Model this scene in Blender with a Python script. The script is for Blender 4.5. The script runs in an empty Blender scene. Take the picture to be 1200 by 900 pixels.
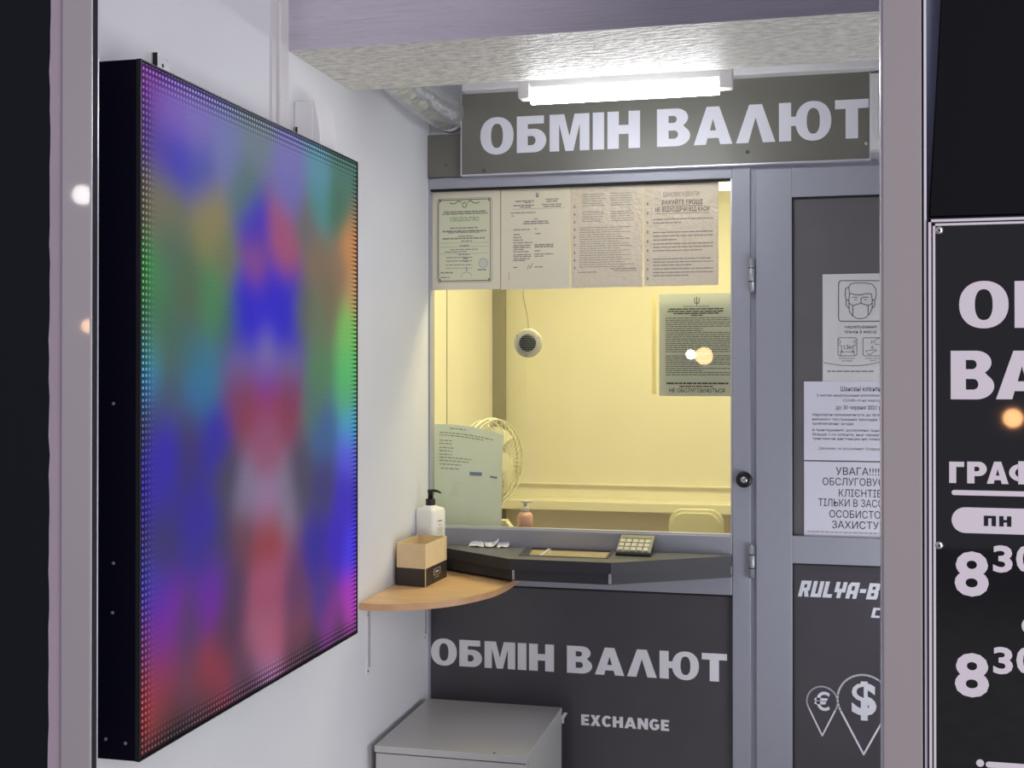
import bpy, math, random
from mathutils import Vector
from mathutils.geometry import tessellate_polygon
random.seed(7)
SC = bpy.context.scene
COL = SC.collection

# ------------------------------------------------------------------ camera
FPX, YAW, PIT, CYY = 1400.8, .23546, .005684, 427.9          # focal length in px of a 1200x900 frame
EYE = Vector((1.136, -3.6, 1.6))
cam_d = bpy.data.cameras.new('camera')
cam = bpy.data.objects.new('camera', cam_d); COL.objects.link(cam)
cam_d.sensor_width = 36; cam_d.lens = 36 * FPX / 1200
cam_d.shift_y = -(450 - CYY) / 1200
cam.location = EYE
cam.rotation_euler = (math.pi / 2 + PIT, 0, YAW)
cam_d.clip_start = .05
SC.camera = cam

# ------------------------------------------------------------------ world, light, exposure
SC.view_settings.view_transform = 'Standard'
SC.view_settings.look = 'None'
SC.view_settings.gamma = 1
SC.view_settings.use_curve_mapping = False
SC.view_settings.exposure = 0.2
w = bpy.data.worlds.new('dusk'); SC.world = w; w.use_nodes = True
bg = w.node_tree.nodes['Background']
bg.inputs[0].default_value = (.47, .45, .56, 1); bg.inputs[1].default_value = .70

def area(name, loc, target, size, power, col, sy=None):
    l = bpy.data.lights.new(name, 'AREA'); l.energy = power; l.color = col
    l.size = size
    if sy: l.shape = 'RECTANGLE'; l.size_y = sy
    o = bpy.data.objects.new(name, l); COL.objects.link(o); o.location = loc
    o.rotation_euler = (Vector(target) - Vector(loc)).to_track_quat('-Z', 'Y').to_euler()
    return o
def point(name, loc, power, col, r):
    l = bpy.data.lights.new(name, 'POINT'); l.energy = power; l.color = col; l.shadow_soft_size = r
    o = bpy.data.objects.new(name, l); COL.objects.link(o); o.location = loc
area('street_fill_light', (4.6, -7.2, 3.6), (.9, -1, 1.0), 2.2, 120, (1, .95, .98))  # added soft fill from the street side, no actual lamp
area('low_fill_light', (3.3, -4.4, .9), (.9, -1.6, 1.0), 1.0, 34, (1, .96, .98))  # added low fill, brightens the shop front and the beam's underside
area('right_fill_light', (2.07, -.80, 1.0), (0, -.75, 1.9),   .9, 17, (.94, .97, 1))  # added fill out of view, lifts the left wall and beam
area('booth_ceiling_light', (.8, .50, 2.44), (.8, .6, 0), .9, 20.5, (1, .88, .45), .5)
# lamps across the street, seen only as glints in the glass and metal
point('far_lamp_warm', (.246, -8, 1.755), 7, (1, .55, .25), .085)
point('far_lamp_white', (.12, -8, 1.770), 3, (1, .85, .65), .05)
point('far_lamp_orange', (2.387, -8, 1.322), 4, (1, .45, .18), .055)
point('corner_lamp_white', (-3.90, -8, 2.88), 6, (1, .97, .93), .07)
point('corner_lamp_orange', (-3.85, -8, 1.93), 3, (1, .6, .3), .05)

# ------------------------------------------------------------------ pixel <-> plane (camera model above)
sn, cs = math.sin(YAW), math.cos(YAW)
FW = Vector((-sn * math.cos(PIT), cs * math.cos(PIT), math.sin(PIT)))
RT = Vector((cs, sn, 0)); UP = RT.cross(FW)
def P(ax, x, y, v):
    d = FW * FPX + RT * (x - 600) + UP * (CYY - y)
    return EYE + d * ((v - EYE[ax]) / d[ax])

# ------------------------------------------------------------------ materials
def mat(name, col, rough=.5, metal=0, bump=0, bscale=60, bstretch=(1, 1, 1), var=0, vscale=4, spec=.5, emit=None, estr=0, coat=0, translucent=0, bdist=.01):
    m = bpy.data.materials.new(name); m.use_nodes = True
    nt = m.node_tree; N = nt.nodes; L = nt.links
    b = N['Principled BSDF']
    c = (*col, 1)
    b.inputs['Base Color'].default_value = c
    b.inputs['Roughness'].default_value = rough
    b.inputs['Metallic'].default_value = metal
    b.inputs['Specular IOR Level'].default_value = spec
    b.inputs['Coat Weight'].default_value = coat
    tc = N.new('ShaderNodeTexCoord')
    if var:
        mp = N.new('ShaderNodeMapping'); mp.inputs['Scale'].default_value = bstretch
        L.new(tc.outputs['Object'], mp.inputs[0])
        n = N.new('ShaderNodeTexNoise'); n.inputs['Scale'].default_value = vscale; n.inputs['Detail'].default_value = 6
        L.new(mp.outputs[0], n.inputs[0])
        r = N.new('ShaderNodeMapRange'); r.inputs[1].default_value = .3; r.inputs[2].default_value = .7
        r.inputs[3].default_value = 1 - var; r.inputs[4].default_value = 1 + var
        L.new(n.outputs[0], r.inputs[0])
        x = N.new('ShaderNodeVectorMath'); x.operation = 'SCALE'; x.inputs[0].default_value = col
        L.new(r.outputs[0], x.inputs['Scale']); L.new(x.outputs[0], b.inputs['Base Color'])
    if bump:
        mp = N.new('ShaderNodeMapping'); mp.inputs['Scale'].default_value = bstretch
        L.new(tc.outputs['Object'], mp.inputs[0])
        n = N.new('ShaderNodeTexNoise'); n.inputs['Scale'].default_value = bscale; n.inputs['Detail'].default_value = 4
        L.new(mp.outputs[0], n.inputs[0])
        k = N.new('ShaderNodeBump'); k.inputs['Strength'].default_value = bump; k.inputs['Distance'].default_value = bdist
        L.new(n.outputs[0], k.inputs['Height']); L.new(k.outputs[0], b.inputs['Normal'])
    if emit:
        b.inputs['Emission Color'].default_value = (*emit, 1); b.inputs['Emission Strength'].default_value = estr
    if translucent:
        t = N.new('ShaderNodeBsdfTranslucent'); t.inputs[0].default_value = c
        mx = N.new('ShaderNodeMixShader'); mx.inputs[0].default_value = translucent
        L.new(b.outputs[0], mx.inputs[1]); L.new(t.outputs[0], mx.inputs[2])
        L.new(mx.outputs[0], N['Material Output'].inputs[0])
    return m
M = dict(
    wall=mat('wall_paint', (.70, .71, .74), .55, bump=.05, bscale=180, var=.03, vscale=2.5),
    strip=mat('white_plastic_strip', (.62, .60, .62), .35),
    beam=mat('beam_plaster', (.88, .86, .80), .5, bump=1.0, bscale=42, bstretch=(.75, 1.7, 1.3), var=.24, vscale=42, bdist=.03),
    beamfront=mat('beam_film', (.52, .49, .57), .4, bump=.6, bscale=45, bstretch=(.12, 1, 1.5), bdist=.02, var=.10, vscale=6),
    frame=mat('grey_aluminium', (.37, .38, .44), .42, metal=.1, var=.02, vscale=30),
    header=mat('header_board', (.17, .165, .14), .36, var=.06, vscale=5),
    dpanel=mat('dark_panel', (.08, .073, .084), .25, var=.06, vscale=6),
    doorpanel=mat('door_grey_panel', (.14, .132, .14), .35, var=.05, vscale=8),
    letter=mat('white_film', (.80, .80, .88), .35),
    dletter=mat('grey_white_film', (.93, .92, .96), .4),
    black=mat('black_plastic', (.008, .008, .010), .4),
    rubber=mat('black_rubber', (.004, .004, .006), .7),
    navy=mat('navy_facade_panel', (.006, .007, .012), .8, spec=.2, bump=.03, bscale=300),
    foam=mat('pink_grey_render', (.40, .33, .38), .9, bump=.1, bscale=120, var=.05),
    jamb=mat('beige_grey_metal', (.40, .37, .38), .30, metal=.1, bump=.01, bscale=60, coat=.5),
    jamb2=mat('grey_metal_jamb', (.30, .27, .275), .42, metal=.05),
    edge=mat('bright_metal_edge', (.75, .75, .82), .3, metal=.5),
    bluewall=mat('blue_grey_backing', (.12, .135, .21), .6, var=.1),
    banner=mat('black_banner', (.004, .004, .006), .8, spec=.15, bump=.02, bscale=250),
    board=mat('glossy_black_board', (.006, .007, .008), .03),
    boardletter=mat('pale_vinyl', (.60, .56, .61), .45),
    ledside=mat('led_cabinet_metal', (.0015, .0015, .008), .6, spec=.1),
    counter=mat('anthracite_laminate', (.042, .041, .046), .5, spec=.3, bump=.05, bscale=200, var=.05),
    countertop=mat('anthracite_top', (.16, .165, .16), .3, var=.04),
    tray=mat('tray_plate', (.72, .60, .32), .25, metal=.2),  # yellow of the booth light put into the plate's colour
    traydark=mat('tray_rim', (.10, .10, .11), .3, metal=.5),
    wood=mat('beech_laminate', (.82, .52, .25), .35, var=.09, vscale=9, bstretch=(1, 6, 1)),
    woodedge=mat('beech_edge', (.60, .34, .17), .45, var=.08, vscale=30),
    kraft=mat('kraft_card', (.74, .58, .34), .75, var=.04, vscale=30),
    kraftdark=mat('black_printed_card', (.035, .028, .027), .5),
    bottle=mat('white_bottle', (.93, .92, .87), .3, coat=.2),
    ink=mat('black_ink', (.03, .03, .035), .6),
    greyink=mat('grey_ink', (.30, .275, .25), .7),
    darkgrey=mat('dark_ink', (.09, .085, .09), .7),
    blueink=mat('blue_ink', (.18, .27, .50), .7),
    greenink=mat('green_ink', (.22, .34, .14), .7),
    certbg=mat('certificate_tint', (.74, .74, .52), .5),
    paper=mat('sleeved_paper', (.82, .79, .69), .28, bump=.25, bscale=45, translucent=.25),
    paper2=mat('sleeved_paper_warm', (.77, .71, .61), .25, bump=.5, bscale=55, translucent=.25),
    paperdark=mat('paper_inside_glass', (.84, .88, .90), .5, bump=.1, bscale=30, translucent=.36),
    paperlean=mat('paper_leaning', (.74, .86, .92), .35, bump=.2, bscale=20, translucent=.22),
    sleeve=mat('clear_sleeve_edge', (.85, .80, .62), .3, translucent=.75),
    paperwhite=mat('office_paper', (.74, .73, .83), .55, bump=.08, bscale=60),
    poster=mat('poster_paper', (.70, .70, .70), .5, bump=.15, bscale=80),
    inner=mat('booth_white_panel', (.80, .77, .66), .5, var=.02),
    innerpost=mat('booth_grey_post', (.30, .29, .24), .5),
    innerlow=mat('booth_dark_panel', (.82, .76, .72), .6),
    cream=mat('cream_plastic', (.80, .76, .58), .35),
    fan=mat('fan_plastic', (.72, .70, .58), .35),
    pink=mat('pink_soap', (.80, .48, .44), .25),
    white=mat('white_plastic', (.74, .73, .75), .35),
    cab=mat('grey_laminate', (.50, .495, .48), .22, var=.02),
    chrome=mat('chrome', (.6, .6, .62), .2, metal=1),
    duct=mat('foil_duct', (.84, .85, .87), .24, metal=.8, bump=.4, bscale=30),
    steel=mat('galvanised', (.5, .5, .54), .4, metal=.7),
    calc=mat('calculator_body', (.16, .16, .15), .4),
    lcd=mat('calculator_display', (.20, .23, .19), .2),
    key=mat('calculator_key', (.50, .49, .46), .4),
    tile=mat('floor_tile', (.76, .74, .71), .5, var=.1),
    asphalt=mat('pavement', (.42, .41, .40), .9, var=.2, vscale=8),
    tube=mat('tube_glow', (1, 1, 1), .5, emit=(.95, .97, 1), estr=23),
    booth_tube=mat('booth_lamp_glow', (1, 1, 1), .5, emit=(1, .93, .7), estr=5),
)
# window glass: thin pane, clear with Fresnel reflection
def glass_mat():
    m = bpy.data.materials.new('window_glass'); m.use_nodes = True
    nt = m.node_tree; N = nt.nodes; L = nt.links; N.remove(N['Principled BSDF'])
    t = N.new('ShaderNodeBsdfTransparent'); t.inputs[0].default_value = (.97, .98, .96, 1)
    g = N.new('ShaderNodeBsdfGlossy'); g.inputs['Roughness'].default_value = .015
    f = N.new('ShaderNodeFresnel'); f.inputs[0].default_value = 1.6
    mx = N.new('ShaderNodeMixShader'); L.new(f.outputs[0], mx.inputs[0]); L.new(t.outputs[0], mx.inputs[1]); L.new(g.outputs[0], mx.inputs[2])
    L.new(mx.outputs[0], N['Material Output'].inputs[0]); return m
M['glass'] = glass_mat()

# ------------------------------------------------------------------ mesh helpers
class B:
    def __init__(s): s.v = []; s.f = []; s.smooth = []
    def add(s, vs, fs, sm=False):
        o = len(s.v); s.v += [tuple(v) for v in vs]; s.f += [tuple(i + o for i in f) for f in fs]; s.smooth += [sm] * len(fs); return s
    def box(s, x0, x1, y0, y1, z0, z1):
        return s.add([(x, y, z) for z in (z0, z1) for y in (y0, y1) for x in (x0, x1)],
                     [(0, 2, 3, 1), (4, 5, 7, 6), (0, 1, 5, 4), (2, 6, 7, 3), (0, 4, 6, 2), (1, 3, 7, 5)])
    def prism(s, loops, axis, a, b, sm=False):
        """loops of 2D points (outer first, then holes), extruded from a to b along axis 2 (xy loops) or 1 (xz loops)"""
        def T(p, h): return (p[0], p[1], h) if axis == 2 else ((p[0], h, p[1]) if axis == 1 else (h, p[0], p[1]))
        flat = [p for l in loops for p in l]; n = len(flat)
        tri = tessellate_polygon([[Vector((p[0], p[1], 0)) for p in l] for l in loops])
        s.add([T(p, a) for p in flat] + [T(p, b) for p in flat], [tuple(t) for t in tri] + [tuple(i + n for i in t) for t in tri])
        o = 0
        for l in loops:
            k = len(l)
            s.add([T(p, a) for p in l] + [T(p, b) for p in l], [(i, (i + 1) % k, k + (i + 1) % k, k + i) for i in range(k)], sm)
        return s
    def tube(s, pts, r, n=10, caps=True, closed=False):
        pts = [Vector(p) for p in pts]; m = len(pts); vs = []
        rr = r if hasattr(r, '__len__') else [r] * m
        for i, p in enumerate(pts):
            if closed: d = pts[(i + 1) % m] - pts[i - 1]
            else: d = pts[min(i + 1, m - 1)] - pts[max(i - 1, 0)]
            d.normalize()
            a = Vector((0, 0, 1)) if abs(d.z) < .9 else Vector((1, 0, 0))
            u = d.cross(a).normalized(); w_ = d.cross(u)
            for k in range(n):
                t = 2 * math.pi * k / n
                vs.append(p + (u * math.cos(t) + w_ * math.sin(t)) * rr[i])
        fs = []
        for i in range(m if closed else m - 1):
            j = (i + 1) % m
            for k in range(n): fs.append((i * n + k, i * n + (k + 1) % n, j * n + (k + 1) % n, j * n + k))
        s.add(vs, fs, True)
        if caps and not closed:
            s.add(vs[:n], [tuple(range(n))]); s.add(vs[-n:], [tuple(range(n))])
        return s
    def cyl(s, a, b, r, n=20): return s.tube([a, b], r, n)
    def lathe(s, c, prof, n=24, axis=2):
        vs = []; m = len(prof)
        for (r, h) in prof:
            for k in range(n):
                t = 2 * math.pi * k / n; x, y = r * math.cos(t), r * math.sin(t)
                vs.append((c[0] + x, c[1] + y, c[2] + h) if axis == 2 else ((c[0] + x, c[1] + h, c[2] + y) if axis == 1 else (c[0] + h, c[1] + x, c[2] + y)))
        fs = [(i * n + k, i * n + (k + 1) % n, (i + 1) * n + (k + 1) % n, (i + 1) * n + k) for i in range(m - 1) for k in range(n)]
        s.add(vs, fs, True); s.add(vs[:n], [tuple(range(n))]); s.add(vs[-n:], [tuple(range(n))]); return s
    def stroke(s, pts, wd, y, closed=False, joints=True, dy=.0):
        """flat line drawing in the XZ plane at depth y"""
        p = [Vector((a, b)) for a, b in pts]; m = len(p)
        s.lift = getattr(s, 'lift', 0) + .00002; y -= s.lift
        for i in range(m if closed else m - 1):
            a, b = p[i], p[(i + 1) % m]; d = b - a
            if d.length < 1e-6: continue
            q = Vector((-d.y, d.x)).normalized() * wd / 2
            s.add([(v.x, y, v.y) for v in (a - q, b - q, b + q, a + q)], [(0, 1, 2, 3)])
        if joints:
            for a in p:
                s.add([(a.x + wd / 2 * math.cos(k * math.pi / 4), y, a.y + wd / 2 * math.sin(k * math.pi / 4)) for k in range(8)], [tuple(range(8))])
        return s

def rootpos(o):
    v = Vector((0, 0, 0))
    while o: v += o.location; o = o.parent
    return v
def tag(o, label=None, cat=None, group=None, kind=None):
    for k, v in (('label', label), ('category', cat), ('group', group), ('kind', kind)):
        if v: o[k] = v
    return o
def obj(name, b, m, parent=None, bevel=0, origin=None, fix=True):
    vs = [Vector(v) for v in b.v]
    if parent is not None: off = rootpos(parent)
    elif origin is not None: off = Vector(origin)
    else:
        off = Vector(((min(v.x for v in vs) + max(v.x for v in vs)) / 2, (min(v.y for v in vs) + max(v.y for v in vs)) / 2, min(v.z for v in vs)))
    me = bpy.data.meshes.new(name)
    me.from_pydata([v - off for v in vs], [], b.f); me.materials.append(M[m] if isinstance(m, str) else m)
    me.polygons.foreach_set('use_smooth', b.smooth)
    if fix:
        import bmesh
        bm = bmesh.new(); bm.from_mesh(me); bmesh.ops.remove_doubles(bm, verts=bm.verts, dist=1e-5)
        bmesh.ops.recalc_face_normals(bm, faces=bm.faces); bm.to_mesh(me); bm.free()
    o = bpy.data.objects.new(name, me); COL.objects.link(o)
    if parent is not None: o.parent = parent
    else: o.location = off
    if bevel:
        d = o.modifiers.new('bevel', 'BEVEL'); d.width = bevel; d.segments = 2; d.limit_method = 'ANGLE'
    return o
def empty(name, loc, label=None, cat=None, group=None, kind=None):
    o = bpy.data.objects.new(name, None); COL.objects.link(o); o.location = loc; o.empty_display_size = .05
    return tag(o, label, cat, group, kind)
def copy_tree(o, parent=None):
    c = o.copy(); COL.objects.link(c)
    if parent is not None: c.parent = parent
    for ch in list(o.children): copy_tree(ch, c)
    return c
def bx(*a): return B().box(*a)

# ---- lettering: hand-drawn heavy glyphs (cap height 1)
def arc(cx, cy, rx, ry, a0, a1, n=10, e=1.0):
    out = []
    for i in range(n + 1):
        t = math.radians(a0 + (a1 - a0) * i / n); c, s_ = math.cos(t), math.sin(t)
        out.append((cx + rx * math.copysign(abs(c) ** e, c), cy + ry * math.copysign(abs(s_) ** e, s_)))
    return out
def ring(cx, w_, hw, hh=.335): return [[arc(cx, .5, w_ / 2, .515, 0, 350, 35, .92), arc(cx, .5, hw, hh, 0, 350, 35, .85)]]
GL = {
    'О': (.86, ring(.43, .86, .155)),
    'Б': (.75, [[[(0, 0), (0, 1), (.69, 1), (.69, .78), (.28, .78), (.28, .645), (.44, .645)] + arc(.44, .3225, .31, .3225, 80, -80, 12) + [(.44, 0)],
                 [(.28, .45), (.38, .45)] + arc(.38, .325, .10, .125, 80, -80, 6) + [(.38, .20), (.28, .20)]]]),
    'М': (1.0, [[[(0, 0), (0, 1), (.37, 1), (.5, .40), (.63, 1), (1, 1), (1, 0), (.76, 0), (.76, .74), (.60, 0), (.40, 0), (.24, .74), (.24, 0)]]]),
    'І': (.28, [[[(0, 0), (0, 1), (.28, 1), (.28, 0)]]]),
    'Н': (.80, [[[(0, 0), (0, 1), (.28, 1), (.28, .63), (.52, .63), (.52, 1), (.80, 1), (.80, 0), (.52, 0), (.52, .39), (.28, .39), (.28, 0)]]]),
    'В': (.80, [[[(0, 0), (0, 1), (.47, 1)] + arc(.47, .755, .28, .245, 80, -55, 9) + arc(.47, .275, .33, .275, 50, -80, 9) + [(.47, 0)],
                 [(.28, .81), (.40, .81)] + arc(.40, .715, .08, .095, 80, -80, 6) + [(.40, .62), (.28, .62)],
                 [(.28, .42), (.42, .42)] + arc(.42, .31, .09, .11, 80, -80, 6) + [(.42, .20), (.28, .20)]]]),
    'А': (.92, [[[(0, 0), (.31, 1), (.61, 1), (.92, 0), (.63, 0), (.59, .17), (.33, .17), (.29, 0)], [(.385, .37), (.535, .37), (.46, .68)]]]),
    'Л': (.92, [[[(0, 0), (.31, 1), (.61, 1), (.92, 0), (.63, 0), (.46, .66), (.29, 0)]]]),
    'Ю': (1.20, [[[(0, 0), (0, 1), (.28, 1), (.28, .63), (.44, .63), (.44, .39), (.28, .39), (.28, 0)]]] + ring(.79, .82, .15)),
    'Т': (.76, [[[(.24, 0), (.24, .77), (0, .77), (0, 1), (.76, 1), (.76, .77), (.52, .77), (.52, 0)]]]),
    'Г': (.62, [[[(0, 0), (0, 1), (.62, 1), (.62, .76), (.29, .76), (.29, 0)]]]),
    'Р': (.78, [[[(0, 0), (0, 1), (.46, 1)] + arc(.46, .67, .32, .33, 80, -80, 10) + [(.46, .34), (.29, .34), (.29, 0)],
                 [(.29, .77), (.40, .77)] + arc(.40, .665, .09, .105, 80, -80, 6) + [(.40, .56), (.29, .56)]]]),
    'П': (.80, [[[(0, 0), (0, 1), (.80, 1), (.80, 0), (.52, 0), (.52, .76), (.28, .76), (.28, 0)]]]),
    'Ф': (1.08, [[arc(.54, .5, .54, .40, 0, 350, 35), arc(.54, .5, .27, .22, 0, 350, 35)], [[(.40, -.02), (.40, 1.02), (.68, 1.02), (.68, -.02)]]]),
    'E': (.62, [[[(0, 0), (0, 1), (.62, 1), (.62, .78), (.27, .78), (.27, .62), (.57, .62), (.57, .40), (.27, .40), (.27, .22), (.62, .22), (.62, 0)]]]),
    'X': (.80, [[[(0, 0), (.25, .5), (.02, 1), (.31, 1), (.40, .74), (.49, 1), (.78, 1), (.55, .5), (.80, 0), (.50, 0), (.40, .27), (.30, 0)]]]),
    'C': (.74, [[arc(.40, .5, .40, .515, 38, 322, 26, .95) + arc(.40, .5, .14, .30, 318, 42, 18)]]),
    'G': (.78, [[arc(.40, .5, .40, .515, 42, 318, 26, .95) + [(.76, .16), (.76, .55), (.42, .55), (.42, .35), (.51, .35), (.51, .26)] + arc(.40, .5, .14, .30, 300, 45, 18)]]),
    'N': (.80, [[[(0, 0), (0, 1), (.27, 1), (.54, .50), (.54, 1), (.80, 1), (.80, 0), (.54, 0), (.26, .52), (.26, 0)]]]),
    'Y': (.80, [[[(.27, 0), (.27, .40), (0, 1), (.30, 1), (.41, .66), (.52, 1), (.80, 1), (.54, .40), (.54, 0)]]]),
    'A': (.92, [[[(0, 0), (.31, 1), (.61, 1), (.92, 0), (.63, 0), (.59, .17), (.33, .17), (.29, 0)], [(.385, .37), (.535, .37), (.46, .68)]]]),
}
GL['H'] = GL['Н']
def word(txt, X0, X1, Zb, H, y, m, parent, name='letter', th=.0015, gap=.085, each=True, space=.33):
    """fit a word between X0 and X1 on baseline Zb, cap height H, front face at depth y"""
    tot = 0
    for i, c in enumerate(txt):
        tot += (space if c == ' ' else GL[c][0] + gap)
    tot -= gap
    k = (X1 - X0) / tot; x = X0; acc = B()
    for c in txt:
        if c == ' ': x += space * k; continue
        wd, shapes = GL[c]; b = B() if each else acc
        for si, loops in enumerate(shapes):
            b.prism([[(x + p[0] * k, Zb + p[1] * H) for p in l] for l in loops], 1, y - .0004 * si, y + th)
        if each: obj(name, b, m, parent)
        x += (wd + gap) * k
    if not each: obj(name, acc, m, parent)
# ---- thin lettering from the built-in font
def text_b(b, txt, X0, X1, Z0, Z1, y, bold=0, shear=0):
    c = bpy.data.curves.new('t', 'FONT'); c.body = txt; c.offset = bold; c.resolution_u = 3; c.shear = shear
    o = bpy.data.objects.new('t', c); COL.objects.link(o)
    bpy.context.view_layer.update()
    me = o.to_mesh()
    vs = [v.co.copy() for v in me.vertices]; fs = [tuple(p.vertices) for p in me.polygons]
    o.to_mesh_clear(); bpy.data.objects.remove(o); bpy.data.curves.remove(c)
    if not vs: return b
    x0, x1 = min(v.x for v in vs), max(v.x for v in vs); z0, z1 = min(v.y for v in vs), max(v.y for v in vs)
    b.add([(X0 + (v.x - x0) / (x1 - x0) * (X1 - X0), y, Z0 + (v.y - z0) / (z1 - z0) * (Z1 - Z0)) for v in vs], fs)
    return b

# ================================================================== SETTING
YF = -1.95                       # plane of the shop front
obj('floor', bx(-.2, 2.3, -1.95, 1.6, -.05, 0), 'tile').update_tag(); tag(bpy.data.objects['floor'], kind='structure')
tag(obj('floor_outside', bx(-5, 6, -12, -1.95, -.15, -.03), 'asphalt'), kind='structure')
tag(obj('wall_left', bx(-.16, 0, -1.9, .05, 0, 2.75), 'wall'), kind='structure')
tag(obj('wall_right', bx(2.1, 2.26, -1.9, 1.6, 0, 2.75), 'wall'), kind='structure')
tag(obj('ceiling', bx(-.16, 2.26, -1.9, .06, 2.75, 2.85), 'wall'), kind='structure')
# the concrete beam crossing under the ceiling
beam = B().box(0, 2.1, -1.061, -.663, 2.335, 2.75)
bo = tag(obj('ceiling_beam', beam, 'beam'), kind='structure')
bo.data.materials.append(M['beamfront'])
for p in bo.data.polygons:
    if p.normal.y < -.5: p.material_index = 1
# backing wall over the kiosk front
tag(obj('wall_upper', bx(0, 2.1, 0.012, .06, 2.21, 2.75), 'wall'), kind='structure')
tag(obj('trim_1', bx(.0, .014, -1.134, -1.088, 2.02, 2.75), 'strip', bevel=.003), kind='structure')
tag(obj('trim_2', bx(.0, .006, -1.160, -1.135, 2.02, 2.75), 'strip'), kind='structure')
# white grooved trunking right of the header and strip above it
g = empty('trim_3', (1.38, 0, 2.235), kind='structure')
obj('trunk_cover', bx(1.336, 1.60, -.040, .01, 2.235, 2.455), 'white', g, bevel=.003)
rb = obj('trunk_rib', bx(1.350, 1.358, -.046, -.0395, 2.262, 2.44), 'white', g, bevel=.002)
for k in range(1, 9):
    c = rb.copy(); COL.objects.link(c); c.location.x = .021 * k
tag(obj('trim_4', bx(.13, 2.1, -.075, .0, 2.462, 2.492), 'white', bevel=.004), kind='structure')

# ---- kiosk front: frame around the glass
w1 = empty('window_1', (.47, 0, 1.06), kind='structure')
obj('top_rail', bx(0, .944, 0, .05, 2.176, 2.209), 'frame', w1, bevel=.002)
obj('bottom_rail', bx(0, .943, 0, .05, 1.0, 1.112), 'frame', w1, bevel=.002)
obj('side_post', bx(.944, .997, 0, .05, 0, 2.209), 'frame', w1, bevel=.002)
obj('side_post', bx(-.02, .006, .004, .05, 0, 2.2), 'frame', w1)
obj('glazing_bead', bx(.006, .943, .006, .02, 1.112, 1.118), 'edge', w1)
obj('glazing_bead', bx(.939, .943, .006, .02, 1.118, 2.176), 'edge', w1)
obj('black_seal', bx(.006, .943, .008, .03, 2.170, 2.176), 'rubber', w1)
obj('pane', B().add([(.004, .030, 1.114), (.941, .030, 1.114), (.941, .030, 2.174), (.004, .030, 2.174)], [(0, 1, 2, 3)]), 'glass', w1)
# lower wall: rail and dark lettered panel
wf = empty('wall_front', (.47, 0, 0), kind='structure')
obj('cross_rail', bx(0, .943, 0, .05, .938, 1.0), 'frame', wf, bevel=.002)
obj('dark_panel', bx(.006, .943, .014, .04, .02, .938), 'dpanel', wf)
obj('panel_gap', bx(.006, .943, .010, .0145, .931, .938), 'rubber', wf)
a = P(1, 505, 800, .014); b_ = P(1, 852, 822, .014)
word('ОБМІН ВАЛЮТ', P(1, 505, 785, .012).x, P(1, 852, 800, .012).x, .677, .083, .0125, 'dletter', wf)
zb = P(1, 730, 853, .013).z
word('EXCHANGE', P(1, 681, 846, .012).x, P(1, 784, 850, .012).x, zb, .033, .0125, 'dletter', wf, gap=.10)
word('Y', P(1, 652, 846, .012).x, P(1, 665, 846, .012).x, zb + .001, .033, .0125, 'dletter', wf)

# ---- door
d1 = empty('door_1', (1.4, 0, 0), kind='structure')
obj('door_frame', bx(.997, 1.013, .012, .05, 0, 2.2), 'frame', d1)
obj('door_head', bx(.997, 2.1, .003, .05, 2.199, 2.2095), 'frame', d1)
obj('stile', bx(1.013, 1.117, -.002, .045, .02, 2.198), 'frame', d1, bevel=.002)
obj('stile', bx(1.79, 1.88, -.002, .045, .02, 2.198), 'frame', d1, bevel=.002)
obj('stile', bx(1.88, 2.1, .012, .05, 0, 2.2), 'frame', d1)
for z0, z1 in ((2.113, 2.198), (1.04, 1.12), (.02, .12)):
    obj('door_rail', bx(1.117, 1.79, -.002, .045, z0, z1), 'frame', d1, bevel=.002)
obj('door_panel', bx(1.117, 1.79, .012, .035, 1.12, 2.113), 'doorpanel', d1)
obj('door_panel', bx(1.117, 1.79, .012, .035, .12, 1.04), 'dpanel', d1)
sl = B()
for z0, z1 in ((1.12, 2.113), (.12, 1.04)):
    sl.box(1.117, 1.121, .004, .0125, z0, z1); sl.box(1.117, 1.79, .004, .0125, z1 - .005, z1)
obj('panel_seal', sl, 'rubber', d1)
obj('door_gap', bx(.9975, 1.0125, .008, .012, .02, 2.2), 'frame', d1)
for yy in (322, 658):
    c0 = P(1, 881.5, yy, -.01); hz = c0.z
    h = obj('hinge', B().cyl((1.001, -.008, hz - .049), (1.001, -.008, hz + .049), .0085, 14), 'steel', d1)
    for dz in (-.02, .02): obj('hinge_joint', B().cyl((1.001, -.008, hz + dz - .0015), (1.001, -.008, hz + dz + .0015), .0090, 14), 'rubber', h)
lk = P(1, 872, 562, -.004)
lo = obj('lock', B().lathe((lk.x, 0, lk.z), [(.021, 0), (.024, -.006), (.022, -.014), (.014, -.015)], 24, 1), 'black', w1)
obj('lock_barrel', B().lathe((lk.x, -.0145, lk.z), [(.010, 0), (.010, -.003), (.006, -.004)], 16, 1), 'chrome', lo)
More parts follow.
